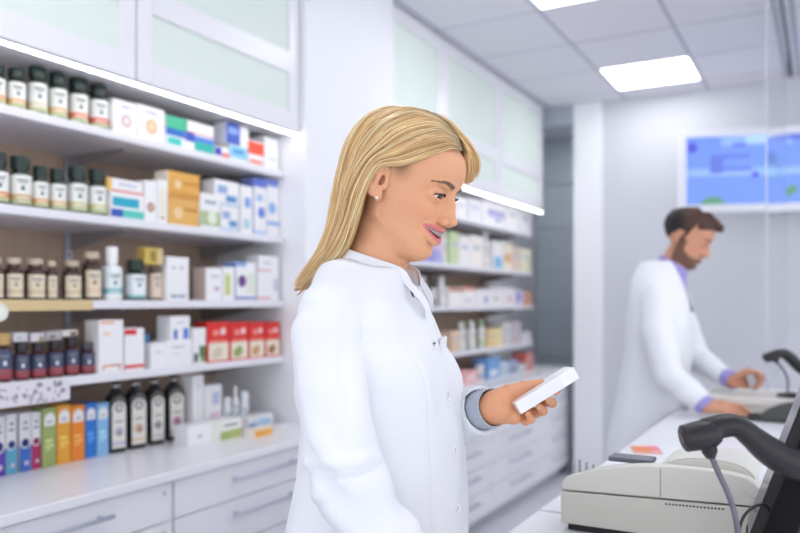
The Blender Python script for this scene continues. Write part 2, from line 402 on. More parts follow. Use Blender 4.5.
# dark green bottles standing inside, behind the frosted glass
for (px, py, w) in ((236, 5, .07), (408, 92, .07), (456, 104, .06), (478, 120, .06)):
    d = depth_on_x(px, -2.06); p = pt(px, py, d); zb = 2.13 if p.z < 2.52 else 2.528
    bm = bmesh.new(); lathe(bm, [(0, 0), (w*.5, 0), (w*.5, .09), (w*.25, .12), (w*.25, .15), (0, .15)], (p.x, p.y, zb), n=16)
    tag(obj('cupboard_bottle', bm, C(70, 150, 110), smooth=True), 'green bottle seen through frosted cupboard glass, %s' % {236: 'left bay', 408: 'nearest the pillar in the right bay', 456: 'middle cupboard, left one', 478: 'middle cupboard, right one'}[px], 'bottle', 'green bottles inside the wall cupboards')
# LED strips under the cupboards
for a, b_, ln in ((.0, 2.69, 'lit LED strip under the wall cupboards of the left bay'), (3.47, 5.955, 'lit LED strip under the wall cupboards of the right bay')):
    t = thing('led_strip', ln, 'light strip', (XC-.012, (a+b_)/2, 2.10)); h = (b_-a)/2
    bxo('profile', (-.03, .008, -h, h, -.0, .0095), STEEL, t); bxo('diffuser', (-.004, .0085, -h, h, -.006, 0), LED, t)

# ================================================================== PRODUCTS ON THE SHELVES
def ordn(n): return ['first', 'second', 'third', 'fourth', 'fifth', 'sixth', 'seventh', 'eighth', 'ninth', 'tenth', 'eleventh', 'twelfth', 'thirteenth', 'fourteenth', 'fifteenth', 'sixteenth', 'seventeenth', 'eighteenth', 'nineteenth', 'twentieth', 'twenty-first', 'twenty-second'][n]
JARG = [mat('dark_green_jar_glass', srgb((24, 44, 38)), .12, coat=.5), mat('amber_jar_glass', srgb((62, 34, 20)), .12, coat=.5), mat('black_bottle_glass', srgb((20, 16, 18)), .1, coat=.6),
        mat('white_plastic', srgb((240, 242, 244)), .3), mat('maroon_jar_glass', srgb((64, 22, 30)), .15, coat=.4)]
def jar(px0, px1, py, z, xf, lab, group, glass=0, cap=(26, 48, 42), label=(236, 236, 232), band=(214, 178, 130), band2=(190, 200, 160), capw=.85, caph=.2, neck=.05, name='supplement_jar', cat='jar', emblem=None, labtop=.82, flush=False, wrap=1.75):
    pm = (px0+px1)/2; d = depth_on_x(pm, xf-.03); r = (px1-px0)*d/(2*FP)*.97; d = depth_on_x(pm, xf-r)
    y = y_on_x(pm, xf-r); H = z_at(py, d)-z
    if flush: y = (y_on_x(px0, xf)+y_on_x(px1, xf))/2
    t = thing(name, lab, cat, (xf-r, y, z), rz=-.35, group=group)
    hb = H*(1-caph-neck)
    bm = bmesh.new(); e = r*.18
    lathe(bm, [(0, 0), (r-e*.5, 0), (r, e*.6), (r, hb-r*.45), (r*.93, hb-r*.2), (r*.72*max(capw, .6)+r*.05, hb), (r*capw*.8, hb+H*neck*.4), (r*capw*.8, hb+H*neck), (0, hb+H*neck)], n=24)
    obj('glass_body', bm, JARG[glass], t, smooth=True, sharp=40)
    bm = bmesh.new(); c0 = hb+H*neck*.6; rc = r*capw
    prof = [(0, c0), (rc*.97, c0), (rc, c0+.003), (rc, H-.004), (rc*.93, H), (0, H)]
    lathe(bm, prof, n=30)
    obj('cap', bm, C(*cap, .35), t, smooth=True, sharp=30)
    bm = bmesh.new(); zl0, zl1 = hb*.08, hb*labtop+hb*.05; rr = r+.0006; bz = (zl1-zl0)
    a0, a1 = -wrap, wrap
    def band_(f0, f1, mi, A0=a0, A1=a1, ro=0): lathe(bm, [(rr-.0012, zl0+bz*f0), (rr+ro, zl0+bz*f0), (rr+ro, zl0+bz*f1), (rr-.0012, zl0+bz*f1)], n=20, mi=mi, a0=A0, a1=A1)
    band_(0, .14, 2); band_(.14, .34, 1); band_(.34, 1, 0)
    band_(.78, .84, 3, -.5, .5, .0004); band_(.70, .735, 3, -.35, .35, .0004)
    band_(.47, .62, 3 if emblem is None else 4, -.16, .16, .0004)
    band_(.2, .24, 0, -.6, .6, .0004)
    obj('label', bm, [C(*label), C(*band), C(*band2), C(120, 130, 136), C(*(emblem or (120, 130, 136)))], t, smooth=False)
    return t
def carton(px0, px1, py, z, xf, lab, group=None, base=(240, 240, 242), side=None, pr=(), dep=.07, name='medicine_carton', cat='box', rz=0, Z1=None):
    """pr: printed areas (u0,u1,v0,v1,colour) on the front, or ('o',u,v,r,colour) discs"""
    d0, d1 = depth_on_x(px0, xf), depth_on_x(px1, xf); y0, y1 = y_on_x(px0, xf), y_on_x(px1, xf); dm = (d0+d1)/2
    H = max(z_at(py, dm)-z, .012); W = (y1-y0)-.0015; t_ = thing(name, lab, cat, (xf, (y0+y1)/2, z), rz, group)
    base_c, side_c = C(*base), C(*(side or base))
    bm = bmesh.new(); box(bm, -dep, 0, -W/2, W/2, 0, H, bev=.0012, seg=1)
    for f in bm.faces:
        if abs(f.calc_center_median().y) > W/2-.0005 or f.calc_center_median().z > H-.0005: f.material_index = 1
    obj('carton_body', bm, [base_c, side_c], t_)
    if pr:
        ms = []; bm = bmesh.new()
        for q, p in enumerate(pr):
            c = p[4]; m = C(*c)
            if m not in ms: ms.append(m)
            mi = ms.index(m); th = .0005+.0002*q
            if p[0] == 'o':
                r = p[3]*min(W, H); lathe(bm, [(0, th), (r, th), (r, -.0004), (0, -.0004)], n=20, mi=mi, M=Matrix.Translation((0, -W/2+W*p[1], H*p[2]))@Matrix.Rotation(math.pi/2, 4, 'Y'))
            else: box(bm, -.0004, th, -W/2+W*p[0], -W/2+W*p[1], H*p[2], H*p[3], mi=mi)
        obj('print', bm, ms, t_)
    return t_
GT = 'black-capped supplement jars, top shelf of the left bay'
for i, (a, b, y) in enumerate([(-14, 5, 64), (7, 25, 68), (27, 47, 67), (48, 67, 73), (68, 88, 79), (88, 108, 85)]):
    jar(a, b, y+1, SH_L[0], -2.09, 'dark supplement jar with white label, %s from the left on the top shelf' % ordn(i), GT, 0, band=((222, 160, 90), (222, 178, 120), (226, 214, 190), (220, 186, 130), (226, 130, 96), (220, 110, 96))[i])
W_ = (242, 242, 244)
carton(113, 137, 101, SH_L[0], -2.09, 'white carton with a pale ring emblem beside the top shelf jars', 'white ring emblem cartons', pr=[('o', .55, .42, .22, (206, 178, 196)), ('o', .55, .42, .12, (240, 226, 214)), (.35, .7, .80, .84, (120, 130, 190))], dep=.09)
carton(137.5, 165, 107, SH_L[0], -2.09, 'white carton with an orange ring emblem, top shelf', 'white ring emblem cartons', pr=[('o', .5, .42, .22, (240, 190, 150)), ('o', .5, .42, .12, (244, 214, 180)), (.3, .7, .80, .84, (150, 150, 190))], dep=.09)
carton(166, 185, 117, SH_L[0], -2.09, 'green and blue carton standing right of the ring emblem cartons', pr=[(0, 1, .6, 1, (64, 186, 146)), (0, 1, .36, .6, (44, 110, 196)), (.1, .8, .08, .3, (60, 200, 190))])
carton(185.5, 214, 135, SH_L[0], -2.09, 'flat blue and teal carton under a white one, top shelf', pr=[(0, .3, .5, 1, (60, 90, 190)), (.3, 1, .1, .6, (50, 180, 170)), (.3, 1, .6, .9, (90, 130, 220))])
d = depth_on_x(200, -2.09)
carton(184, 214, 123, z_at(136.5, d)+.004, -2.092, 'white carton lying on the flat teal one, top shelf', pr=[(0, .1, 0, 1, (52, 170, 110)), (.1, 1, 0, .12, (210, 80, 60))])
carton(215, 229, 147, SH_L[0], -2.09, 'small carton with purple and red patches, top shelf', pr=[(0, .45, .2, .9, (60, 70, 180)), (.5, 1, .1, .5, (230, 90, 90))])
carton(229.5, 247, 145, SH_L[0], -2.09, 'pale blue carton below the stacked blue one, top shelf', pr=[(.0, 1, .2, .9, (140, 200, 230)), (.2, .8, .5, .7, (70, 140, 210))])
carton(226, 249, 125, z_at(146.5, depth_on_x(238, -2.09))+.003, -2.09, 'blue and white carton stacked on a pale blue one, top shelf', side=(230, 234, 248), pr=[(.0, .6, .0, 1, (64, 92, 190)), (.1, .5, .5, .8, (140, 170, 230))])
carton(248, 264, 141, SH_L[0], -2.09, 'red and white carton near the right end of the top shelf', pr=[(0, 1, .45, .95, (232, 84, 56)), (.1, .9, .1, .25, (236, 130, 110))])
carton(264.5, 279, 138, SH_L[0], -2.09, 'white carton at the right end of the top shelf', pr=[(.2, .8, .3, .4, (220, 224, 236))])
# second shelf
GS = 'black-capped supplement jars, second shelf of the left bay'
for i, (a, b, y) in enumerate([(-13, 8, 153), (9, 31, 157), (32, 48, 166.5), (48.5, 66, 169), (66.5, 87, 167), (87.5, 106, 170)]):
    jar(a, b, y, SH_L[1], -2.09, 'dark supplement jar with letter emblem, %s from the left on the second shelf' % ordn(i), GS, 0, capw=.87, caph=.23, band=((224, 150, 90), (206, 178, 134), (220, 172, 110), (222, 186, 140), (202, 196, 150), (206, 202, 150))[i], emblem=(70, 110, 104))
carton(111, 144, 193, SH_L[1], -2.09, 'teal and white carton beside the second shelf jars', pr=[(.04, .85, .45, .8, (36, 168, 196)), (0, .35, .05, .35, (50, 90, 180)), (.35, 1, .05, .35, (90, 200, 190))])
carton(108, 143, 180, z_at(194, depth_on_x(127, -2.09))+.003, -2.09, 'long white carton with orange end on the teal carton', side=(240, 196, 120), pr=[(0, .1, 0, 1, (240, 190, 100)), (.1, 1, 0, .15, (224, 120, 110)), (.3, .8, .5, .7, (200, 205, 220))])
carton(144.5, 157, 181, SH_L[1], -2.09, 'white carton with a brown oval print, second shelf', pr=[('o', .5, .36, .3, (170, 120, 100)), ('o', .5, .36, .16, (220, 190, 170))])
carton(157.5, 168, 180, SH_L[1], -2.09, 'narrow cream carton left of the orange stack', pr=[(.2, .8, .2, .8, (238, 232, 214)), (.3, .7, .1, .16, (190, 170, 120))])
carton(169, 199, 196, SH_L[1], -2.085, 'orange carton, bottom of the orange stack, second shelf', 'stacked orange cartons', base=(226, 176, 96), side=(216, 164, 90), pr=[('o', .3, .4, .2, (236, 206, 160)), (.5, .95, .5, .6, (200, 130, 50)), (0, 1, .9, .97, (206, 140, 60))])
carton(168, 200, 173, z_at(197, depth_on_x(184, -2.085))+.004, -2.085, 'orange carton, top of the orange stack, second shelf', 'stacked orange cartons', base=(228, 172, 84), side=(240, 232, 220), pr=[('o', .3, .45, .2, (240, 210, 160)), (.45, .95, .5, .6, (200, 130, 50)), (0, 1, .04, .1, (206, 140, 60))])
carton(200.5, 220, 194, SH_L[1], -2.08, 'white carton with olive green circle print, second shelf', pr=[(0, 1, .08, .5, (176, 196, 150)), ('o', .6, .32, .24, (230, 236, 220)), (.2, .8, .72, .8, (150, 160, 170))])
for k, (z0, yy, ln) in enumerate([(SH_L[1], 207, 'bottom'), (None, 181, 'top')]):
    zz = SH_L[1] if k == 0 else z_at(208.3, depth_on_x(229, -2.09))+.003
    carton(220.5 if k == 0 else 215, 239, yy, zz, -2.09, 'white and blue patterned carton, %s of its pair left of the tall ones' % ln, 'stacked blue patterned cartons', pr=[(.1, .5, .5, .8, (150, 176, 214)), (.45, .9, .2, .45, (90, 150, 200)), (0, 1, .05, .12, (170, 200, 230))])
carton(241, 253, 186, SH_L[1], -2.09, 'narrow white carton with blue marks, second shelf', pr=[(.3, .8, .55, .75, (130, 160, 220)), (.2, .7, .1, .3, (180, 210, 226))])
carton(254, 266.5, 179, SH_L[1], -2.09, 'tall blue and white carton, left of the pair at the shelf end', 'tall blue cartons', side=(120, 140, 214), pr=[(0, 1, .85, 1, (96, 120, 214)), ('o', .6, .4, .3, (110, 140, 220)), (0, 1, .0, .08, (190, 210, 240)), (.2, .7, .6, .72, (170, 190, 235))])
carton(267, 279.5, 180, SH_L[1], -2.09, 'tall blue and white carton, right of the pair at the shelf end', 'tall blue cartons', pr=[(0, .9, .88, 1, (120, 140, 220)), ('o', .4, .5, .3, (150, 180, 230)), (0, 1, .2, .26, (140, 170, 230))])
# third shelf
GA = 'amber jars on the third shelf'
TAN = (226, 214, 188)
for i, (a, b, y) in enumerate([(-14, 3, 258), (4, 23, 258), (24.5, 45, 259), (46, 57, 261), (62, 81, 261), (82, 101, 252)]):
    jar(a, b, y, SH_L[2], -2.09, 'amber glass jar with cream label, %s from the left on the third shelf' % ordn(i), GA, 1, cap=(196, 178, 156), label=TAN, band=(206, 188, 160) if i != 5 else (226, 196, 170), band2=TAN, capw=.78, caph=.09, neck=.13, labtop=.74, wrap=.95, emblem=(150, 60, 40) if i == 5 else (150, 130, 100))
jar(101.5, 122, 247, SH_L[2], -2.08, 'white plastic bottle with tall white cap and teal label, third shelf', None, 3, cap=(244, 246, 248), label=(228, 238, 238), band=(120, 184, 196), band2=(236, 240, 242), capw=.6, caph=.28, neck=.06, name='plastic_bottle', cat='bottle', labtop=.8)
jar(125, 146, 260, SH_L[2], -2.08, 'black jar with white label right of the white bottle, third shelf', None, 0, label=(234, 240, 244), band=(226, 234, 240), band2=(150, 196, 196), capw=.82, caph=.22)
jar(147, 162, 266, SH_L[2], -2.09, 'small amber jar under a gold box, third shelf', None, 1, cap=(120, 100, 80), label=(224, 204, 188), band=(226, 206, 190), band2=(220, 200, 180), capw=.8, caph=.12, labtop=.9)
carton(145, 163, 248, z_at(266, depth_on_x(154, -2.1))+.004, -2.08, 'small gold box standing on the small amber jar', base=(206, 180, 90), side=(190, 160, 80), pr=[(.3, .6, .2, .8, (150, 130, 60)), (.7, 1, 0, 1, (216, 196, 150))], dep=.04)
carton(167, 189, 257, SH_L[2], -2.08, 'tall plain white carton in the middle of the third shelf', pr=[(.2, .4, .72, .78, (190, 192, 206)), (.55, .75, .72, .78, (190, 192, 206)), (.1, .9, .1, .13, (160, 165, 185)), (.2, .45, .06, .1, (140, 145, 165)), (.55, .8, .06, .1, (140, 145, 165))])
carton(206, 222, 268, SH_L[2], -2.08, 'white carton with brown side strip, left of its row on the third shelf', side=(206, 186, 176), pr=[(.3, .8, .7, .78, (206, 196, 210)), (.55, .8, .3, .42, (190, 150, 190))])
carton(222.5, 235, 267, SH_L[2], -2.08, 'white carton with yellow green leaf print, third shelf', pr=[(.15, .65, .15, .8, (214, 218, 160)), (.3, .5, .2, .7, (190, 200, 120))])
carton(236, 256, 262, SH_L[2], -2.08, 'white carton with blue top and purple diamond, third shelf', side=(120, 150, 210), pr=[(0, .5, .88, 1, (130, 160, 216)), ('o', .3, .5, .2, (110, 70, 140)), (0, 1, .03, .1, (120, 130, 200)), (.6, .9, .2, .7, (222, 230, 210))])
carton(257.5, 279, 269, SH_L[2], -2.08, 'white carton with pink rules at the end of the third shelf', pr=[(0, .6, .93, .97, (226, 110, 130)), (0, .6, .05, .1, (226, 130, 140)), (.75, .95, .3, .7, (206, 200, 220))])
carton(258.5, 279, 256, z_at(270.3, depth_on_x(268, -2.08))+.004, -2.08, 'flat white carton lying on the pink ruled carton', pr=[(.2, .6, .4, .55, (190, 196, 206))])
# fourth shelf
GR = 'small red and blue jars on the lowest shelf'
for i, (a, b) in enumerate([(-6, 11.5), (13, 29), (30, 45.5), (46.5, 63), (63.5, 78.5), (79, 94.5)]):
    t = jar(a, b, (333, 342, 342, 340, 337, 342)[i], SH_L[3], -2.09, 'small dark jar with red label, %s from the left on the lowest shelf' % ordn(i), GR, 4, cap=((196, 160, 100), (44, 38, 46), (40, 34, 42), (30, 26, 34), (30, 26, 34), (70, 70, 80))[i], label=(66, 76, 108), band=(168, 74, 82), band2=(150, 60, 68), wrap=1.1, capw=.8, caph=.22, labtop=.85, emblem=(235, 235, 240))
carton(14, 28, 332.5, z_at(342.3, depth_on_x(21, -2.1))+.002, -2.095, 'small pale grey box standing on the second red jar', base=(206, 206, 212), dep=.04, pr=[(.2, .6, .3, .5, (170, 170, 180))])
carton(31, 45, 333, z_at(342.3, depth_on_x(38, -2.1))+.002, -2.095, 'small lilac white box standing on the third red jar', base=(212, 206, 214), dep=.04, pr=[(.6, .9, .0, .6, (150, 140, 90))])
carton(46, 62, 331, z_at(341, depth_on_x(54, -2.1))+.003, -2.095, 'small grey box standing on the fourth red jar', base=(176, 172, 176), pr=[(.2, .6, .2, .5, (120, 100, 90))], dep=.04)
carton(62.5, 78, 330, z_at(337, depth_on_x(70, -2.1))+.003, -2.095, 'small cream box standing on the fifth red jar', base=(222, 216, 206), pr=[(.5, .9, .1, .7, (110, 90, 60))], dep=.04)
carton(99, 123.5, 320, SH_L[3], -2.075, 'large white carton with orange zigzag line, lowest shelf', side=(236, 232, 230), pr=[(.05, .6, .93, .97, (240, 170, 120)), (.15, .45, .70, .78, (246, 214, 196)), (.15, .5, .12, .15, (226, 140, 70)), (.5, .9, .12, .15, (200, 90, 60)), (.15, .19, .04, .14, (226, 140, 70)), (.82, .86, .04, .14, (200, 90, 60))])
carton(124.5, 144.5, 328, SH_L[3], -2.08, 'white carton with red corner and red foot, lowest shelf', pr=[(0, .6, .84, .97, (214, 50, 56)), (0, 1, .05, .13, (220, 70, 70))])
carton(145, 150, 334, SH_L[3], -2.13, 'thin blue carton squeezed behind the red cornered one', base=(64, 130, 180))
carton(151, 166.5, 343, SH_L[3], -2.08, 'low white carton left of the stacked white ones, lowest shelf', pr=[(.3, .7, .6, .64, (170, 180, 170))])
carton(167, 192, 340, SH_L[3], -2.07, 'low white carton carrying the blue printed one, lowest shelf', pr=[(.2, .7, .7, .76, (190, 190, 206)), (.25, .5, .45, .49, (206, 206, 216))])
carton(170.5, 190, 316, z_at(341.5, depth_on_x(180, -2.07))+.004, -2.075, 'white carton with blue figures standing on the low white one', pr=[(.15, .35, .05, .45, (90, 120, 196)), (.65, .92, .05, .5, (84, 130, 210)), (.3, .7, .7, .75, (180, 190, 210))])
carton(192.5, 206, 328, SH_L[3], -2.08, 'white carton with green leaf print beside the red cartons', pr=[(.5, 1, .2, .5, (90, 120, 70)), (.1, .4, .05, .3, (80, 90, 80)), (.6, .95, .05, .2, (120, 140, 90))])
for i, (a, b) in enumerate([(207.5, 229.5), (230, 248.5), (249, 265), (265.5, 280)]):
    c1_ = ((214, 200, 180), (150, 164, 90), (206, 160, 110), (170, 110, 70))[i]
    carton(a, b, 322, SH_L[3], -2.075, 'red carton with food picture, %s from the left in its row of four' % ordn(i), 'red food picture cartons', base=(222, 44, 40), side=(196, 34, 34), pr=[(.06, .95, .04, .48, (236, 226, 208)), ('o', .5, .25, .17, c1_), (.2, .55, .1, .3, c1_), ('o', .7, .76, .12, (244, 214, 214)), (.25, .5, .66, .8, (240, 150, 140)), (.1, .9, .50, .55, (240, 130, 110))])
# on the worktop, left bay
cols = [((-9, 5.5), 417, (92, 64, 180), (44, 48, 130), 0), ((6, 17), 414, (92, 170, 200), (36, 50, 120), 0), ((19.5, 31), 413, (56, 110, 196), (28, 40, 110), 0), ((31.5, 41), 412, (178, 44, 104), (130, 24, 70), 0),
        ((42.5, 56.5), 408, (160, 178, 106), None, 1), ((57, 71), 405, (236, 166, 54), None, 1), ((71.5, 85), 405, (240, 140, 44), None, 1), ((85.5, 96.5), 403, (44, 122, 208), None, 1), ((97, 109), 403, (140, 190, 236), None, 1)]
cn = ['purple', 'teal', 'blue', 'magenta', 'green', 'amber yellow', 'orange', 'strong blue', 'light blue']
for i, ((a, b), y, c, dk, k) in enumerate(cols):
    if k == 0:
        carton(a, b, y, ZK, -2.215, 'tall white and %s carton with dark round emblem on the worktop' % cn[i], 'tall round emblem cartons', base=(236, 236, 240), side=(214, 216, 224), dep=.06,
            pr=[(0, 1, .0, .45, c), ('o', .5, .49, .46, (246, 246, 250)), ('o', .5, .49, .36, dk), (.25, .75, .72, .75, (120, 120, 140)), (.35, .65, .82, .85, (60, 60, 80)), ('o', .6, .14, .2, (226, 200, 220)), (.05, .95, .0, .02, c)])
    else:
        carton(a, b, y, ZK, -2.205, 'tall %s carton with white arched panel on the worktop' % cn[i], 'tall bright coloured cartons', base=c, side=tuple(int(v*.9) for v in c), dep=.06,
            pr=[(.12, .9, .70, .82, (244, 244, 246)), ('o', .51, .82, .38, (244, 244, 246)), (.3, .7, .75, .78, (150, 160, 170)), (.2, .7, .42, .47, tuple(min(255, v+60) for v in c)), (.2, .8, .34, .38, tuple(min(255, v+60) for v in c)), (.2, .6, .28, .31, tuple(min(255, v+50) for v in c))])
def black_bottle(a, b, yt, lab, em, low):
    pm = (a+b)/2; xf = -2.19; d = depth_on_x(pm, xf-.03); w = (b-a)*d/FP*.96; y = y_on_x(pm, xf-.03); H = z_at(yt, d)-ZK
    t = thing('syrup_bottle', lab, 'bottle', (xf-.03, y, ZK), -.25, 'black syrup bottles on the worktop'); hw = w/2
    bm = bmesh.new()    # flat shouldered flask: rounded rectangle sections
    def sec(z, hx, hy, r, n=5):
        P = []
        for cx, cy, a0 in ((hx-r, hy-r, 0), (-hx+r, hy-r, 90), (-hx+r, -hy+r, 180), (hx-r, -hy+r, 270)):
            for q in range(n+1):
                an = math.radians(a0+90*q/n); P.append(bm.verts.new((cx+r*math.cos(an), cy+r*math.sin(an), z)))
        return P
    hd = .028; S = [sec(0, hd-.004, hw-.004, .01), sec(.006, hd, hw, .012), sec(H*.74, hd, hw, .012), sec(H*.80, hd*.92, hw*.93, .02), sec(H*.845, hd*.7, hw*.7, .016), sec(H*.88, .014, .014, .0135), sec(H*.93, .0125, .0125, .0124)]
    for A, B in zip(S, S[1:]):
        n = len(A)
        for q in range(n): bm.faces.new((A[q], A[(q+1) % n], B[(q+1) % n], B[q]))
    bm.faces.new(S[0][::-1]); bm.faces.new(S[-1])
    obj('glass_body', bm, JARG[2], t, smooth=True, sharp=50)
    bm = bmesh.new(); lathe(bm, [(0, H*.91), (.015, H*.91), (.0155, H*.92), (.0155, H*.99), (.014, H), (0, H)], n=20); lathe(bm, [(.0157, H*.93), (.0162, H*.935), (.0162, H*.955), (.0157, H*.96)], n=20, mi=1)
    obj('cap', bm, [C(36, 30, 36), C(200, 200, 206)], t, smooth=True, sharp=30)
    bm = bmesh.new(); lw = hw*.80; P = [(-lw, H*.07), (lw, H*.07), (lw, H*.64)]+[(lw*math.cos(q*math.pi/10), H*.64+lw*.85*math.sin(q*math.pi/10)) for q in range(1, 10)]+[(-lw, H*.64)]
    f = bm.faces.new([bm.verts.new((hd+.0008, u, v)) for u, v in P]); r_ = bmesh.ops.extrude_face_region(bm, geom=[f]); bmesh.ops.translate(bm, verts=[v for v in r_['geom'] if isinstance(v, bmesh.types.BMVert)], vec=(-.001, 0, 0)); bmesh.ops.recalc_face_normals(bm, faces=bm.faces)
    def disc(u, v, r, mi, th, n=18): lathe(bm, [(0, th), (r, th), (r, 0), (0, 0)], n=n, mi=mi, M=Matrix.Translation((hd+.0008, u, v))@Matrix.Rotation(math.pi/2, 4, 'Y'))
    disc(0, H*.64, lw*.58, 1, .0006); disc(0, H*.64, lw*.36, 0, .0009); disc(0, H*.30, lw*.62, 2, .0006); disc(lw*.1, H*.28, lw*.3, 3, .0009)
    box(bm, hd, hd+.0014, -lw, lw, H*.11, H*.16, mi=4); box(bm, hd, hd+.0014, -lw*.6, lw*.6, H*.44, H*.455, mi=1)
    obj('label', bm, [C(230, 228, 222), C(60, 60, 62), C(*em), C(140, 140, 140), C(*low)], t)
for k, (a, b, yt) in enumerate([(106, 124.5, 382), (125.5, 145, 380), (145.5, 163, 378), (163.5, 183, 376)]):
    black_bottle(a, b, yt, ('black syrup bottle with arched label next to the light blue carton', 'black syrup bottle with peach toned label, second of four', 'black syrup bottle with grey leaf label, third of four', 'black syrup bottle with magenta mark, nearest the white cartons')[k],
        ((190, 176, 196), (214, 170, 140), (150, 160, 156), (196, 120, 170))[k], ((200, 190, 214), (222, 204, 170), (210, 212, 206), (222, 206, 214))[k])
carton(192.5, 204, 375, ZK, -2.16, 'tall plain white carton right of the syrup bottles', pr=[(.3, .7, .8, .83, (214, 214, 222))])
carton(204.5, 222, 385, ZK, -2.16, 'white carton with pink and blue print, worktop', pr=[(.45, .85, .6, .85, (190, 200, 226)), (.3, .9, .25, .45, (230, 200, 220))])
jar(222, 231, 397, ZK, -2.15, 'small white tube left of the pump bottle, worktop', None, 3, cap=(240, 240, 244), label=(226, 236, 240), band=(200, 226, 232), band2=(236, 240, 244), name='plastic_bottle', cat='bottle')
jar(230.5, 239, 386, ZK, -2.16, 'slim white bottle with narrow cap, worktop', None, 3, cap=(246, 246, 246), label=(236, 240, 244), band=(190, 214, 226), band2=(236, 240, 244), name='plastic_bottle', cat='bottle', capw=.45, caph=.2)
jar(239, 249, 391, ZK, -2.15, 'white flat capped tube, rightmost of the worktop bottles', None, 3, cap=(232, 240, 246), label=(232, 240, 246), band=(206, 226, 236), band2=(236, 240, 244), name='plastic_bottle', cat='bottle', capw=.95, caph=.25)
carton(188, 215, 424, ZK, -2.06, 'low white carton lying at the foot of the tall white one', pr=[(.35, .5, .3, .5, (190, 206, 190))])
carton(220.5, 242, 419.5, ZK, -2.02, 'white carton with olive green lower half on the worktop', base=(238, 240, 234), pr=[(0, 1, .05, .5, (178, 188, 116)), (.15, .8, .7, .8, (120, 130, 150)), (0, .4, .1, .4, (160, 180, 110))])
carton(249, 273, 415.5, ZK, -2.07, 'white and blue wave print carton behind the orange one', pr=[(0, .35, .1, .6, (120, 160, 210)), (.4, .9, .3, .7, (160, 196, 226)), (.1, .8, .75, .85, (190, 206, 220))])
carton(255, 273, 427.5, ZK, -1.96, 'orange carton in a white frame on the worktop', base=(240, 180, 90), side=(244, 238, 228), pr=[(0, 1, .85, 1, (244, 232, 214)), (.2, .7, .3, .5, (232, 160, 70))], dep=.05)
carton(277, 299, 430, ZK, -1.99, 'flat white carton lying at the right end of the left worktop', pr=[(.4, .8, .5, .7, (190, 190, 226)), (0, .2, .3, .8, (220, 214, 170))])

# ---- right bay: soft rows of packages
def row(z, xf, spec, shelfname, start=None):
    for i, s in enumerate(spec):
        kind, a, b, y = s[:4]; c = s[4]; look = s[5]
        lab = '%s, %s from left, %s of right bay' % (look, ordn(i), shelfname)
        if kind == 'c': carton(a, b, y, z, xf, lab, 'packages on the %s of the right bay' % shelfname, base=c, pr=s[6] if len(s) > 6 else [(.2, .8, .55, .7, (190, 196, 214))], dep=.12)
        else: jar(a, b, y, z, xf-.01, lab, 'packages on the %s of the right bay' % shelfname, s[6] if len(s) > 6 else 3, cap=c, label=(238, 238, 236), band=c, band2=(226, 226, 220), name='plastic_bottle', cat='bottle', capw=.7, flush=True)
Wt = (240, 238, 240)
row(SH_R[0], -2.11, [('c', 444, 455, 196, Wt, 'white carton'), ('c', 456, 467, 197, Wt, 'white carton with grey line'), ('c', 468, 482, 199, (232, 232, 240), 'wide pale carton'), ('c', 483, 506, 200, Wt, 'white carton with violet lettering bar', [(.2, .95, .35, .62, (170, 166, 214)), (.5, .8, .2, .3, (140, 150, 200))]), ('c', 507, 519, 206, Wt, 'plain white carton'), ('c', 520, 531, 209, (236, 236, 240), 'short white carton')], 'top shelf')
row(SH_R[1], -2.11, [('c', 424, 434, 234, (226, 220, 236), 'lilac carton', [(0, 1, .0, .5, (150, 150, 214))]), ('c', 435, 442, 236, (224, 200, 226), 'pink and blue carton', [(0, .9, 0, .5, (170, 170, 226))]), ('j', 442.5, 450, 231, (232, 236, 220), 'cream bottle', ), ('c', 450.5, 459, 232, (206, 222, 176), 'pale green carton'), ('c', 459.5, 470, 236, Wt, 'white carton'), ('c', 470.5, 483, 236, (246, 240, 232), 'cream carton'), ('j', 484, 493, 233, (238, 238, 242), 'white bottle'), ('c', 493.5, 503, 241, Wt, 'white carton with blue base', [(.1, .9, .05, .45, (130, 190, 226))]), ('c', 503.5, 512, 243, (244, 232, 212), 'beige carton', [(.1, .9, .3, .6, (226, 180, 130))]), ('c', 512.5, 521, 247, (226, 206, 190), 'tan carton'), ('c', 521.5, 531, 249, (240, 240, 214), 'pale yellow carton')], 'second shelf')
row(SH_R[2], -2.11, [('j', 421, 431, 277, (240, 240, 244), 'white topped bottle'), ('j', 432, 440, 279, (60, 66, 74), 'dark bottle', 0), ('j', 440.5, 449, 277, (240, 240, 244), 'white bottle'), ('c', 449.5, 463, 288, (244, 240, 240), 'white tray with brown packets', [(0, 1, .8, 1, (206, 140, 110))]), ('c', 463.5, 475, 287, (246, 240, 238), 'white tray with orange packets', [(0, 1, .82, 1, (226, 160, 140)), (.3, .6, .2, .4, (200, 190, 220))]), ('c', 475.5, 490, 290, Wt, 'white tray with blue dot', [('o', .7, .4, .22, (110, 120, 180))]), ('c', 490.5, 504, 288, Wt, 'white tray with pale print', [(.2, .6, .3, .5, (206, 200, 190))]), ('c', 504.5, 515, 288, Wt, 'white box with pink print', [(.3, .7, .2, .6, (226, 196, 206))]), ('c', 515.5, 524, 290, (214, 210, 234), 'lilac box', [(.1, .6, .3, .8, (150, 140, 210))]), ('c', 524.5, 531, 291, (226, 160, 120), 'orange box')], 'third shelf')
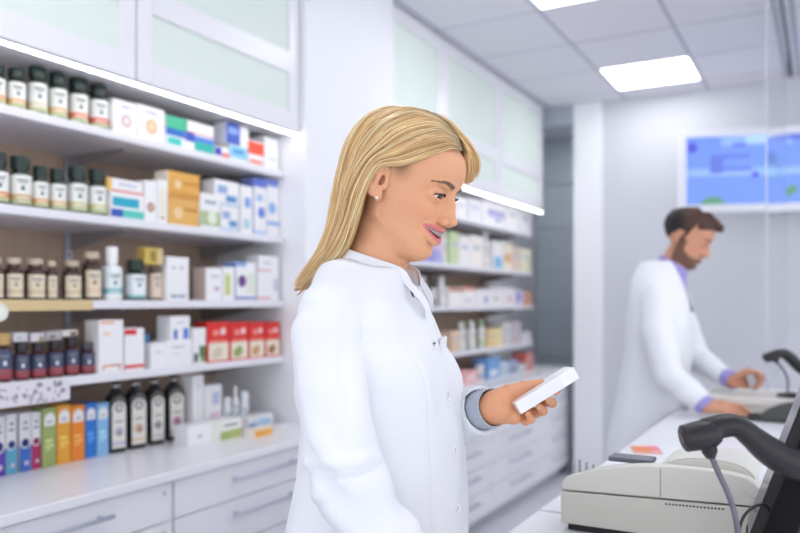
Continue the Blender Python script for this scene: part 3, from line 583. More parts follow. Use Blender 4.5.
row(SH_R[3], -2.11, [('c', 452, 460, 331, (236, 206, 180), 'peach carton'), ('j', 460, 470, 322, (232, 236, 226), 'cream capped bottle'), ('j', 470, 480, 321, (236, 238, 230), 'white bottle'), ('j', 480.5, 488, 320, (176, 204, 160), 'green capped bottle'), ('c', 488.5, 495, 329, (240, 212, 150), 'yellow carton'), ('c', 495.5, 503, 329, (244, 228, 170), 'pale yellow carton'), ('c', 503.5, 512, 322, (214, 210, 214), 'grey carton'), ('c', 512.5, 521, 321, (206, 190, 196), 'mauve carton'), ('c', 521.5, 531, 332, (232, 232, 238), 'pale carton')], 'lowest shelf')
row(ZK, -2.05, [('c', 455, 464, 372, (240, 170, 170), 'pink carton'), ('c', 464.5, 478, 371, (244, 190, 190), 'salmon pink carton', [(.2, .8, .3, .6, (240, 226, 226))]), ('j', 479, 488, 359, (96, 140, 210), 'blue capped bottle'), ('c', 488.5, 500, 358, (120, 166, 220), 'blue and white carton', [(.1, .8, .1, .4, (230, 236, 244))]), ('c', 500.5, 509, 362, (196, 210, 226), 'pale blue carton'), ('c', 509.5, 518, 360, (150, 160, 190), 'slate blue carton'), ('c', 518.5, 526, 364, (210, 220, 220), 'pale green grey carton'), ('c', 526.5, 533, 353, (214, 110, 104), 'red striped carton', [(0, 1, .2, .3, (240, 220, 220)), (0, 1, .5, .6, (240, 220, 220)), (0, 1, .8, .88, (240, 220, 220))])], 'worktop')
# ================================================================== TILL COUNTER AND DEVICES
ZT = .95
CW = mat('counter_white_top', srgb((240, 241, 246)), .25)
def counter(x0, x1, y0, y1, lab):
    t = thing('till_counter', lab, 'counter', ((x0+x1)/2, (y0+y1)/2, 0)); hx, hy = (x1-x0)/2, (y1-y0)/2
    bxo('counter_top', (-hx, hx, -hy, hy, ZT-.035, ZT), CW, t, bev=.004)
    bm = bmesh.new(); box(bm, -hx+.04, hx-.04, -hy+.01, hy-.01, .06, ZT-.0355, bev=.002); obj('counter_body', bm, WHITE, t)
    bxo('plinth', (-hx+.08, hx-.08, -hy+.02, hy-.02, 0, .06), C(150, 152, 160), t)
counter(-.52, .55, .25, 1.53, 'near white till counter carrying the beige receipt printer')
counter(-.52, .55, 1.548, 3.20, 'far white till counter where the bearded man works')
t = thing('service_ledge', 'cream raised ledge at the end of the far till counter', 'ledge', (.05, 3.385, 0))
bxo('ledge_body', (-.46, .5, -.165, .165, 0, .985), C(226, 224, 218), t); bxo('ledge_top', (-.47, .51, -.175, .175, .986, 1.016), C(232, 229, 222), t, bev=.004)

# receipt / slip printer
BEI = mat('beige_device_plastic', srgb((205, 204, 194)), .45, bump=.12, bscale=400)
BEI2 = mat('pale_beige_device_plastic', srgb((216, 215, 207)), .45)
DARK = mat('black_plastic', srgb((26, 26, 30)), .38, bump=.1, bscale=500)
t = thing('slip_printer', 'beige desktop slip printer on the near till counter', 'printer', (-.27, 1.44, ZT+.0005))
def shell(name, top, zb, y0, y1, m, bev=.004):
    bm = bmesh.new(); pts = [(top[0][0], zb)]+top+[(top[-1][0], zb)]
    prism(bm, [(x+.27, z-ZT) for x, z in pts][::-1], y0-1.44, y1-1.44)
    es = [e for e in bm.edges if abs(e.verts[0].co.y-e.verts[1].co.y) < 1e-5]
    bmesh.ops.bevel(bm, geom=es, offset=bev, segments=3, affect='EDGES', profile=.6, clamp_overlap=True)
    return obj(name, bm, m, t, smooth=True, sharp=35)
def splitz(x): return 1.0245+(x+.434)/(.331)*.0105
lower = [(-.436, splitz(-.436)-.0012), (-.085, splitz(-.085)-.0012)]
shell('lower_body', lower, ZT+.014, 1.415, 1.64, BEI)
def arc(P, n=6): return [(p.x, p.y) for p in crom([(a, b, 0) for a, b in P], n)]
topc = arc([(-.434, 1.041), (-.426, 1.050), (-.405, 1.059), (-.367, 1.0715), (-.31, 1.083), (-.256, 1.0885), (-.20, 1.0897), (-.15, 1.088), (-.118, 1.083), (-.1, 1.070), (-.09, 1.050), (-.087, 1.040)])
bm = bmesh.new(); pts = [(-.434, splitz(-.434)+.0012)]+topc+[(-.087, splitz(-.087)+.0012)]
ys_ = [1.417, 1.43, 1.47, 1.55, 1.62, 1.635]; dz = [0, 0, -.004, -.018, -.034, -.045]; rings = []
for yy, q in zip(ys_, dz):
    rings.append([bm.verts.new((x+.27, yy-1.44, (max(z+q, splitz(x)+.003) if 0 < k < len(pts)-1 else z)-ZT)) for k, (x, z) in enumerate(pts)])
for A, B in zip(rings, rings[1:]):
    for k in range(len(A)): bm.faces.new((A[k], A[(k+1) % len(A)], B[(k+1) % len(A)], B[k]))
bm.faces.new(rings[0]); bm.faces.new(rings[-1][::-1]); bmesh.ops.recalc_face_normals(bm, faces=bm.faces)
es = [e for e in bm.edges if e.verts[0] in rings[0] and e.verts[1] in rings[0]]; bmesh.ops.bevel(bm, geom=es, offset=.0035, segments=3, affect='EDGES', profile=.5)
obj('upper_body', bm, BEI2, t, smooth=True, sharp=40)
lid = arc([(-.262, 1.084), (-.25, 1.090), (-.225, 1.098), (-.19, 1.1015), (-.15, 1.100), (-.122, 1.092), (-.106, 1.078)], 5)
bm = bmesh.new(); pts = [(-.262, 1.06)]+lid+[(-.106, 1.06)]
prism(bm, [(x+.27, z-ZT) for x, z in pts][::-1], 1.455-1.44, 1.60-1.44); bmesh.ops.bevel(bm, geom=[e for e in bm.edges if abs(e.verts[0].co.y-e.verts[1].co.y) < 1e-5], offset=.004, segments=2, affect='EDGES')
obj('paper_lid', bm, BEI2, t, smooth=True, sharp=35)
bm = bmesh.new()
for q in range(17):
    x = -.247+q*.0058; box(bm, x+.27, x+.2735, 1.4146-1.44, 1.4165-1.44, splitz(x)-.0085-ZT, splitz(x)-.0055-ZT)
obj('vent', bm, C(50, 50, 50), t)
bxo('panel_seam', (-.256+.27, -.2552+.27, 1.4158-1.44, 1.419-1.44, 1.034-ZT, 1.084-ZT), C(130, 130, 124), t)
bxo('base_foot', (-.155, .175, -.012, .185, 0, .0135), DARK, t)
bm = bmesh.new()
for q in range(3): box(bm, -.415+q*.013+.27, -.4135+q*.013+.27, .02, .035, .09, .125-q*.003)
obj('paper_guide', bm, C(172, 174, 178), t)
bm = bmesh.new(); box(bm, -.36+.27, -.28+.27, .028, .075, .128, .1365, bev=.002); obj('ribbon_cover', bm, C(96, 100, 112), t)

# orange and pink leaflet on the counter behind the printer
p = pt(646, 451, .43*FP/149)
bm = bmesh.new(); box(bm, -.038, .038, -.045, .045, 0, .006); box(bm, -.036, .008, -.043, .03, .0055, .0075, mi=1); box(bm, .008, .037, -.03, .043, .0055, .0073, mi=2)
tag(obj('leaflet', bm, [C(236, 190, 180), C(240, 130, 60), C(240, 130, 140)]), 'orange and pink leaflet on the white counter behind the printer', 'leaflet'); bpy.context.collection.objects[-1].location = (p.x, p.y, ZT+.0005)
bpy.context.collection.objects[-1].rotation_euler = (0, 0, .35)

# near hand scanner resting in a goose neck stand
def scanner(name, head, D0, pts, radii, neck, stalk, lab, s=1.0, base=None, zb=ZT):
    b0 = base; t = thing(name, lab, 'barcode scanner', (b0.x, b0.y, zb+.0005)); o = Vector((b0.x, b0.y, zb+.0005))
    u = D0/FP
    bm = bmesh.new(); P = crom([pt(x, y, D0+dd)-o for x, y, dd in pts], 6); R = list(np.interp(np.linspace(0, 1, len(P)), np.linspace(0, 1, len(radii)), [r*u for r in radii]))
    tube(bm, P, R, 18); obj('handle', bm, DARK, t, smooth=True, sharp=60)
    bm = bmesh.new(); H = [pt(x, y, D0+dd)-o for x, y, dd, r in head]; tube(bm, H, [r*u for *_, r in head], 20); 
    hd = obj('scan_head', bm, DARK, t, smooth=True, sharp=30)
    bm = bmesh.new(); a, b = H[0], H[1]; dr = (a-b).normalized(); tube(bm, [a-dr*.001, a+dr*.0012], [head[0][3]*u*.7, head[0][3]*u*.66], 18); obj('scan_window', bm, mat('dark_red_window', srgb((50, 14, 18)), .08), hd)
    bm = bmesh.new(); tube(bm, [pt(x, y, D0)-o for x, y, r in neck], [r*u for *_, r in neck], 14); obj('cradle_clip', bm, DARK, t, smooth=True, sharp=40)
    bm = bmesh.new(); S = crom([pt(x, y, D0+dd)-o for x, y, dd in stalk], 8); S[-1] = Vector((0, 0, .01)); tube(bm, S, stalkr*s, 10); obj('gooseneck', bm, mat('dark_flexible_steel', srgb((112, 112, 124)), .35, metal=.85), t, smooth=True)
    bm = bmesh.new(); lathe(bm, [(0, 0), (.05*s, 0), (.05*s, .006), (.044*s, .012), (.012, .018), (0, .018)], n=32); obj('stand_base', bm, DARK, t, smooth=True, sharp=40)
    return t
stalkr = .0037
scanner('hand_scanner', [(682.5, 439, -.004, 11), (684.5, 438.5, -.004, 13.6), (696, 436, -.002, 14.6), (712, 432, 0, 14.6), (717, 430.5, 0, 12)], 1.0,
        [(706, 431, 0), (722, 426, 0), (738, 426.5, 0), (752, 437, .0), (768, 450, .0), (786, 461, .0), (806, 467, .0), (826, 471, .0), (850, 472, 0)], [13, 12, 11, 12, 14.5, 15.5, 15.5, 15.5, 15],
        [(708, 446, 8), (710, 452, 7.5), (711, 458, 4.5)], [(711, 456, 0), (719, 474, 0), (729, 496, .0), (736, 520, .0), (739, 548, .0), (742, 625, .0)], 'black hand scanner in a goose neck stand in front of the beige printer', base=pt(742, 633, 1.0))
# far scanner
stalkr = .0045
pb = Vector((-.115, 3.30, 0))
scanner('hand_scanner', [(764, 358.5, 0, 3.6), (765, 358, 0, 4.6), (772, 356.5, 0, 5.2), (777, 355.5, 0, 4.8)], 2.92, [(772, 356, 0), (780, 353.5, 0), (788, 356, 0), (800, 367, 0), (815, 376, 0)], [4.8, 4.5, 5.5, 6, 6],
        [(776, 360, 2.4), (777, 363, 2.0)], [(777, 362, 0), (784, 371, 0), (788, 381, 0), (787, 395, 0), (786, 398, 0)], 'distant black scanner on a stalk beside the bearded man', base=pb, zb=1.016)
t = thing('card_terminal', 'dark grey rounded terminal on the far counter by the mouse', 'terminal', (-.118, 3.10, ZT+.0005), .0)
bm = bmesh.new(); P = arc([(-.10, .0), (-.092, .014), (-.07, .035), (-.03, .058), (.02, .072), (.07, .078), (.13, .074), (.14, .0)], 4); prism(bm, P[::-1], -.05, .02, bev=0)
bmesh.ops.bevel(bm, geom=[e for e in bm.edges if abs(e.verts[0].co.y-e.verts[1].co.y) < 1e-5], offset=.006, segments=3, affect='EDGES')
obj('body', bm, mat('charcoal_plastic', srgb((74, 78, 76)), .5), t, smooth=True, sharp=35)
bxo('base_plate', (-.13, .16, -.054, .026, 0, .008), DARK, t)

# touch monitor seen from its edge
ang = math.radians(19); yaw = math.radians(5)
t = thing('touch_monitor', 'black touch monitor leaning back at the right edge, seen edge on', 'monitor', (-.034, 1.29, ZT+.0005))
Mx = Matrix.Rotation(yaw, 4, 'Z')@Matrix.Rotation(ang, 4, 'Y')
z0 = .05; hw = .12; H = .30; bm = bmesh.new(); box(bm, 0, .04, -hw, hw, z0, z0+H, bev=.006, M=Matrix.Translation((-.09, 0, 0))@Mx, seg=3)
obj('housing', bm, mat('matte_black_plastic', srgb((18, 18, 21)), .75, spec=.2), t, smooth=True, sharp=40)
bm = bmesh.new(); box(bm, -.002, .001, -hw+.13, hw-.0015, z0+.02, z0+H-.02, M=Matrix.Translation((-.09, 0, 0))@Mx)
obj('screen', bm, mat('monitor_glass', srgb((84, 74, 84)), .2), t)
bm = bmesh.new(); tube(bm, [(.02, 0, .01), (-.005, 0, .1), (-.01, 0, .16)], [.022, .02, .018], 14); obj('stand_neck', bm, DARK, t, smooth=True)
bm = bmesh.new(); box(bm, -.05, .1, -.09, .09, 0, .014, bev=.005); obj('stand_foot', bm, DARK, t)
bm = bmesh.new(); A = [pt(x, y, 1.08) for x, y in ((738, 540), (742, 520), (752, 508), (764, 505), (770, 516), (766, 540), (752, 560))]; tube(bm, crom(A, 6), .0022, 8)
tag(obj('cable', bm, DARK, smooth=True), 'thin black cable looping between scanner stand and monitor', 'cable')

# ================================================================== WALL SCREEN
D0 = 5.35; pl = pt(678, 172, D0); aw = math.radians(17.4); Wd, Ht = 1.03, .572
t = thing('wall_screen', 'white framed display screen showing a blue slide on the back wall', 'screen', (pl.x, pl.y, CAMZ+130*D0/FP), aw)
bm = bmesh.new(); f = .052; h = Ht/2
for a in ((0, Wd, -h, -h+f), (0, Wd, h-f, h), (0, f, -h+f, h-f), (Wd-f, Wd, -h+f, h-f)): box(bm, a[0], a[1], -.02, .045, a[2], a[3])
box(bm, .01, Wd-.01, .012, .044, -h+.01, h-.01)
obj('frame', bm, C(238, 240, 250), t)
def em(n, c, s): 
    return mat(n, (0, 0, 0), .3, emit=srgb(c), es=s*.72)
bm = bmesh.new(); u0, u1, v0, v1 = f, Wd-f, -h+f, h-f; su, sv = (u1-u0), (v1-v0)
def rr(a, b, c, d, mi, k): box(bm, u0+su*a, u0+su*b, .0-.0012*k, .011, v0+sv*c, v0+sv*d, mi=mi)
def dd(a, c, r, mi, k, sx=1): lathe(bm, [(0, .0012*k), (r, .0012*k), (r, -.01)], n=24, mi=mi, M=Matrix.Translation((u0+su*a, 0, v0+sv*c))@Matrix.Diagonal((sx, 1, 1, 1))@Matrix.Rotation(math.pi/2, 4, 'X'))
rr(0, 1, 0, 1, 0, 0)
rr(.0, 1, .42, .53, 1, 1); rr(.25, .75, .86, 1, 1, 1); rr(.6, 1, .9, 1, 3, 2); rr(.42, .72, .90, .99, 5, 2)
dd(.045, .85, .036, 2, 2); dd(.485, .43, .022, 2, 2)
rr(.17, .45, .68, .73, 3, 2); rr(.17, .26, .46, .73, 3, 3); rr(.26, .46, .49, .54, 3, 2); rr(.33, .42, .84, .9, 3, 2)
# bottle picture, green hill, leaf
rr(.55, .64, .34, .58, 6, 2); rr(.62, .66, .36, .66, 4, 3); dd(.595, .68, .035, 7, 3); rr(.565, .625, .56, .66, 7, 3); rr(.55, .65, .34, .40, 4, 4); dd(.70, .15, .032, 4, 2); dd(.74, .2, .03, 4, 3)
P = [(u0+su*(.19+.085*math.cos(q*math.pi/12)), v0+sv*(.005+.12*math.sin(q*math.pi/12))) for q in range(13)]
A = [bm.verts.new((x, -.003, z)) for x, z in P]; ff = bm.faces.new(A); ff.material_index = 4; 
obj('slide', bm, [em('slide_blue', (112, 146, 232), 1), em('slide_pale_blue', (142, 176, 244), 1), em('slide_violet', (84, 84, 206), 1), em('slide_mid_blue', (98, 118, 212), 1), em('slide_green', (92, 148, 120), 1), em('slide_sky', (170, 206, 250), 1), em('slide_cyan', (140, 190, 220), 1), em('slide_navy', (40, 56, 110), 1)], t)
bm = bmesh.new(); box(bm, .35, .7, .045, .07, -.12, .12); tube(bm, [(.5, .07, 0), (.42, .22, 0), (.38, .30, 0)], .02, 10); obj('wall_mount', bm, STEEL, t)

# ================================================================== CLEAR HANGING SCREEN + CEILING RAIL
bm = bmesh.new(); box(bm, -.222, -.192, 3.2, 5.95, ZCEIL-.022, ZCEIL+.0)
tag(obj('ceiling_rail', bm, C(92, 92, 106)), 'dark rail fixed along the ceiling tiles at upper right', 'rail')
ac = bpy.data.materials.new('clear_acrylic'); ac.use_nodes = True; b = ac.node_tree.nodes['Principled BSDF']
b.inputs['Base Color'].default_value = (1, 1, 1, 1); b.inputs['Transmission Weight'].default_value = 1; b.inputs['Roughness'].default_value = 0; b.inputs['IOR'].default_value = 1.06
t = thing('clear_screen', 'clear acrylic protective pane hanging over the counter ledge at right', 'protective screen', (-.2, 4.0, 1.03))
bxo('pane', (-.0025, .0025, -.67, 1.1, 0, 1.895), ac, t)
bm = bmesh.new(); box(bm, -.0025, .0025, -.672, -.670, 0, 1.895); obj('near_edge', bm, C(206, 210, 220, .3), t)
bm = bmesh.new(); box(bm, -.0025, .0025, 1.1, 1.102, 0, 1.895); obj('far_edge', bm, C(206, 210, 220, .3), t)
# ================================================================== PEOPLE
PI = math.pi
class Frame:                                # standing spot and heading of a person; loc() turns a photo point at a depth into the person's frame
    def __init__(s, x, y, rz): s.o = Vector((x, y, 0)); s.rz = rz; s.M = Matrix.Translation(s.o)@Matrix.Rotation(rz, 4, 'Z'); s.I = s.M.inverted()
    def loc(s, px, py, d): return np.array(s.I@pt(px, py, d))
    def atx(s, px, py, x):                  # same, at a given sideways offset x
        lo, hi = .4, 6.
        for _ in range(50):
            m = (lo+hi)/2
            if s.loc(px, py, m)[0] > x: lo = m
            else: hi = m
        return s.loc(px, py, lo)

def sculpt_head(V, T, s=1.0, male=False, smile=1.0):
    """all sizes in head units (m), chin at z=0, glabella at y=0; T = head frame"""
    S = lambda *a: tuple(v*s for v in a)
    # z, front y, half width, back y
    P = [(-.006, -.034, .008, -.052), (.0, -.020, .022, -.066), (.008, -.0105, .031, -.076), (.018, -.006, .038, -.088), (.030, -.0085, .045, -.098), (.042, -.0065, .0505, -.106), (.055, -.005, .0555, -.115), (.070, -.006, .0600, -.130), (.085, -.0075, .0640, -.148),
         (.100, -.0085, .0665, -.164), (.113, -.0055, .0675, -.174), (.127, .003, .0690, -.181), (.145, .0055, .0715, -.184), (.160, .003, .0725, -.182), (.175, -.005, .0715, -.176), (.190, -.020, .0660, -.166), (.203, -.041, .0560, -.150), (.214, -.060, .040, -.130), (.2215, -.083, .018, -.108), (.225, -.095, .004, -.098)]
    if male: P = [(z, f+(.002 if .005 < z < .03 else 0), w*(1.05 if z > .07 else 1.12), b) for z, f, w, b in P]
    c = T.fwd(S(0, -.09, .11)); r = .16*s
    def base(x, y, z):
        hx, hy, hz = T.inv(x, y, z); hx, hy, hz = hx/s, hy/s, hz/s
        f, w, b = tab(np.clip(hz, -.006, .225), P); yc = -.088*np.clip((hz-.0)/.05, .55, 1)
        yc = np.minimum(yc, f-.006); yc = np.maximum(yc, b+.006)
        rf = f-yc; rb = yc-b; v = hy-yc; R = np.where(v > 0, rf, rb); n = 2.25
        q = ((np.abs(hx)/w)**n+(np.abs(v)/R)**n)**(1/n)
        d = (q-1)*np.minimum(w, R)*.95
        d = np.maximum(d, np.maximum(hz-.2245, -.004-hz))
        # surface relief
        ax = np.abs(hx); front = np.clip((hy+.06)/.03, 0, 1)
        G = lambda cx, cz, sx, sz: np.exp(-((ax-cx)/sx)**2-((hz-cz)/sz)**2)
        rel = -.0065*G(.031, .110, .016, .011)+.0020*G(.026, .1275, .017, .006)+(.0038 if not male else .002)*smile*G(.042, .078, .015, .014)
        rel += -.0022*G(.0335, .060, .004, .012)*smile+.0022*G(0, .014, .013, .010)-.0015*G(0, .032, .016, .005)+.0020*G(0, .058, .024, .010)
        rel += -.002*G(.058, .075, .015, .02)
        return (d-rel*front)*s
    V.op(base, c-r, c+r, .006*s)
    A = lambda p, q, r0, r1, k, m='u': V.cone(S(*p), S(*q), r0*s, r1*s, k*s, m, T)
    E = lambda p, r, k, m='u', R=None: V.ell(S(*p), S(*r), k*s, m, R, T)
    # nose
    w_ = 1.12 if male else 1
    A((0, -.0095, .112), (0, -.0035, .082), .0085, .0125, .008); A((0, -.0040, .1165), (0, .0035, .100), .0060, .0060, .008); A((0, .0035, .098), (0, .0125, .0785), .0060, .0066*w_, .006)
    E((0, .0140, .0765), (.0078*w_, .0075, .0066), .004)
    for sx in (-1, 1): E((sx*.0122, .0035, .0735), (.0058*w_, .0095, .0066), .0045)
    E((0, .006, .0705), (.0042, .0095, .0045), .004)
    for sx in (-1, 1): E((sx*.0062, .0065, .0685), (.0030, .0048, .0032), .0015, 's')
    # mouth: carved smile, lips either side
    HWm = .0335 if smile > .5 else .0275
    zc = lambda x: .0505+.0100*smile*(abs(x)/.0335)**1.6          # smile curve
    yf = lambda x: -.0035-.0205*(abs(x)/.0335)**2
    N = 7; X = [(-HWm+2*HWm*i/(N*2)) for i in range(N*2+1)]
    gap = .0070*smile
    for a, b in zip(X, X[1:]):
        g0, g1 = [gap*max(0, 1-(abs(v)/(HWm*.93))**2)+.0002 for v in (a, b)]
        u0, u1 = [.0036+.0020*max(0, 1-(abs(v)/(HWm*.95))**2)-(.0007 if abs(v) < .003 else 0) for v in (a, b)]
        l0, l1 = [.0038+.0034*max(0, 1-(abs(v)/(HWm*.92))**2) for v in (a, b)]
        A((a, yf(a)+.0022, zc(a)+g0*.62+u0*.75), (b, yf(b)+.0022, zc(b)+g1*.62+u1*.75), u0, u1, .0022)
        A((a, yf(a)+.0002, zc(a)-g0*.72-l0*.8), (b, yf(b)+.0002, zc(b)-g1*.72-l1*.8), l0, l1, .0022)
    for a, b in zip(X[1:-1], X[2:]):
        g0, g1 = [gap*max(0, 1-(abs(v)/(HWm*.92))**2)*.72+.0003 for v in (a, b)]
        for dy in (-.003, .0, .004): A((a, yf(a)+dy, zc(a)-g0*.2), (b, yf(b)+dy, zc(b)-g1*.2), g0, g1, .0006, 's')
    # eyes: lids over the ball, slit carved open
    for sx in (-1, 1):
        R = rotz(-sx*.30)@roty(sx*.10)
        E((sx*.0298, -.0165, .1093), (.0145, .0122, .0112), .009, R=R)
        A((sx*.0180, -.0110, .1066), (sx*.0298, -.0045, .1083), .0024, .0035, .0012, 's')
        A((sx*.0298, -.0045, .1083), (sx*.0425, -.0120, .1082), .0035, .0020, .0012, 's')
        A((sx*.020, -.003, .1255), (sx*.042, -.009, .1285), .0035, .0028, .006)
    # ears
    for sx in (-1, 1):
        R = rotz(sx*.38)@rotx(-.14)
        c0 = (sx*.0755, -.0955, .1040)
        E(c0, (.0055, .0155, .0285), .003, R=R); E((sx*.0812, -.094, .1075), (.0058, .0108, .0200), .0015, 's', R=R); A((sx*.0775, -.100, .118), (sx*.0765, -.0985, .094), .0030, .0032, .002)
        E((sx*.072, -.0905, .104), (.008, .006, .008), .002, 's'); E((sx*.0772, -.0975, .1115), (.0030, .0052, .0125), .003, R=R@rotx(.3))
        E((sx*.0735, -.0885, .0795), (.0048, .0068, .0085), .004); A((sx*.0715, -.0825, .104), (sx*.0705, -.083, .096), .0036, .0036, .003)
    return zc, yf
def head_colors(V, T, s, skin, lip, brow, extra=None, sml=1):
    h = np.stack(T.inv(V[:, 0], V[:, 1], V[:, 2]), 1)/s; x, y, z = h.T; ax = np.abs(x)
    col = np.tile(np.array(skin), (len(V), 1)); 
    def mix(m, c): nonlocal col; m = np.clip(m, 0, 1)[:, None]; col = col*(1-m)+np.array(c)*m
    face = (y > -.06) & (z > -.02) & (z < .2)
    mix(face*.35*np.exp(-((ax-.046)/.015)**2-((z-.078)/.014)**2), np.array(skin)*np.array([1.0, .72, .72]))   # blush
    lipz = .0505+.0100*(ax/.0335)**1.6*sml
    wlip = .0124*np.clip(1-(ax/(.0345 if sml > .5 else .028))**2, 0, 1)**.55
    mix(((y > -.036) & (ax < .0345))*sm(1.12, .9, np.abs(z-(lipz-.0010))/np.maximum(wlip, 1e-4))*(1 if lip is not None else 0), lip if lip is not None else skin)
    # brows (hair) and lash line
    bz = .1262+.0050*sm(.008, .036, ax)-.004*sm(.038, .052, ax); bw = (.0040-.0026*sm(.022, .050, ax))*sm(.009, .013, ax)
    mix(face*(ax > .010)*(ax < .051)*sm(1.25, .7, np.abs(z-bz)/np.maximum(bw, 1e-4))*.95, brow)
    ez = .1082+.0030*(1-((ax-.0305)/.0135)**2); 
    mix(((y > -.032) & (np.abs(ax-.0300) < .0122))*sm(.0018, .0006, np.abs(z-ez-.0012))*.8, (.06, .03, .02))
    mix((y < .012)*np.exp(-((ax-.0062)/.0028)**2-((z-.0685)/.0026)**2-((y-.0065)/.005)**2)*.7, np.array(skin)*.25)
    if extra: col = extra(col, x, y, z, mix_fn=lambda c0, m, c: c0*(1-np.clip(m, 0, 1)[:, None])+np.array(c)*np.clip(m, 0, 1)[:, None])
    return col
def face_parts(parent, T, s, iris, zc, yf, smile, lashes=True):
    R = T.R
    def W(p): return Vector(T.fwd([v*s for v in p]))
    for sx in (-1, 1):
        c = W((sx*.0298, -.0172, .1093)); bm = bmesh.new(); r = .0116*s
        look = Vector(R@np.array([.16-.03*sx, 1, -.36])).normalized(); q = look.to_track_quat('Z', 'Y').to_matrix().to_4x4()
        prof = [(r*math.sin(a), r*math.cos(a)) for a in np.linspace(0, PI, 25)]; prof[0] = (0, r); prof[-1] = (0, -r)
        lathe(bm, [(max(a, 0), b) for a, b in prof], n=24, M=Matrix.Translation(c)@q)
        for f in bm.faces:
            a = math.degrees((f.calc_center_median()-c).angle(look)); f.material_index = 2 if a < 12 else (1 if a < 34 else 0)
        obj('eye', bm, [mat('eye_white', srgb((232, 226, 222)), .15), mat('iris_'+str(iris[0]), srgb(iris), .1), mat('pupil', (.01, .01, .01), .05)], parent, smooth=True)
        if lashes:
            bm = bmesh.new()
            for q_ in range(26):
                u = q_/25; ex = .0185+.0255*u; e = W((sx*(ex-.001), -.0085+.0045*math.sin(PI*u)-.006*u, (.1097)+.0032*math.sin(PI*min(1, u*1.05))-.0004*u))
                d = Vector(R@np.array([sx*(.05+.40*u-.1), 1, .05])).normalized(); L = (.0055+.002*u)*s
                P = [e, e+d*L*.55+Vector((0, 0, -.0004)), e+d*L+Vector((0, 0, .0018))]; tube(bm, P, [.0005, .0004, .00012], 5)
            obj('eyelashes', bm, mat('lash', (.015, .01, .008), .6), parent)
    # teeth: one curved row
    if smile:
        bm = bmesh.new(); n = 36; X = [(-.0285+.057*i/n) for i in range(n+1)]; top = []; bot = []
        for x in X:
            tooth = abs(math.sin((x/.0068+.0)*PI)); yy = yf(x)+.0046+.0007*tooth**.4
            top.append(bm.verts.new(W((x, yy-.0005, zc(x)+.0052)))); bot.append(bm.verts.new(W((x, yy, zc(x)-.0021+.0004*(1-tooth**.3)))))
        for i in range(n): bm.faces.new((top[i], top[i+1], bot[i+1], bot[i]))
        r_ = bmesh.ops.solidify(bm, geom=bm.faces[:], thickness=.0012)
        bmesh.ops.recalc_face_normals(bm, faces=bm.faces); obj('teeth', bm, mat('teeth', srgb((252, 250, 246)), .2), parent, smooth=True)

def hand(V, wrist, knuckles, fingers, thumb, fr=.0078, k=.004, s=1.0, palm_r=.0125):
    """wrist point, 4 knuckle points (index..little), finger joint chains, thumb chain, all in the person's frame"""
    w = np.array(wrist); K = [np.array(p) for p in knuckles]
    for i, p in enumerate(K):
        base = w*.78+np.mean(K, 0)*.22+(p-np.mean(K, 0))*.45
        V.cone(base, p, palm_r*s*(1.12 if i in (0, 3) else 1.0), palm_r*s*.86, .012*s)
        V.cone(w, base, palm_r*s*1.5, palm_r*s*1.1, .014*s)
    for i in range(3): V.cone(K[i]*.8+w*.2, K[i+1]*.8+w*.2, palm_r*.9*s, palm_r*.9*s, .010*s)
    for i, ch in enumerate(fingers):
        pts = [K[i]]+[np.array(p) for p in ch]; rs = np.array([1.12, 1.02, .92, .78])*fr*s*(1, 1.03, .98, .86)[i]
        for j in range(len(pts)-1): V.cone(pts[j], pts[j+1], rs[min(j, 3)], rs[min(j+1, 3)], .0035*s)
        for j in range(1, len(pts)-1): V.ell(pts[j], (rs[j]*1.06,)*3, .003*s)
    pts = [np.array(p) for p in thumb]; rs = np.array([1.9, 1.35, 1.18, .95])*fr*s
    for j in range(len(pts)-1): V.cone(pts[j], pts[j+1], rs[min(j, 3)], rs[min(j+1, 3)], (.012, .006, .004, .004)[j]*s)

def tube_body(V, chain, k=.02):
    for (p, r0), (q, r1) in zip(chain, chain[1:]): V.cone(p, q, r0, r1, k)
def slices(V, T_, lo, hi, k=.02, n=2.5):
    def fn(x, y, z):
        cy, w, d, cx = tab(np.clip(z, lo[2]+.02, hi[2]-.02), T_)
        q = ((np.abs(x-cx)/w)**n+(np.abs(y-cy)/d)**n)**(1/n)
        return np.maximum((q-1)*np.minimum(w, d), np.maximum(z-(hi[2]-.02), lo[2]+.02-z))
    V.op(fn, lo, hi, k)
def wob(V, N, amp, fx, fy, fz, ph=0):
    x, y, z = V.T; a = np.sin(fx*x+2.1*np.sin(fz*.6*z+ph)+ph)*np.sin(fy*y+1.3*np.sin(fz*z+ph*2)+1.7*ph)+.5*np.sin(fx*1.9*x-fy*1.3*y+fz*1.6*z+3*ph)
    return V+N*(amp*a)[:, None]

COAT = mat('white_coat_cotton', srgb((233, 235, 241)), .8, bump=.22, bscale=900)
COAT2 = mat('white_coat_facing', srgb((214, 214, 222)), .8, bump=.2, bscale=900)
SKINM = attr_mat('skin', .48, sss=.12, spec=.4, bump=.05, bscale=900)

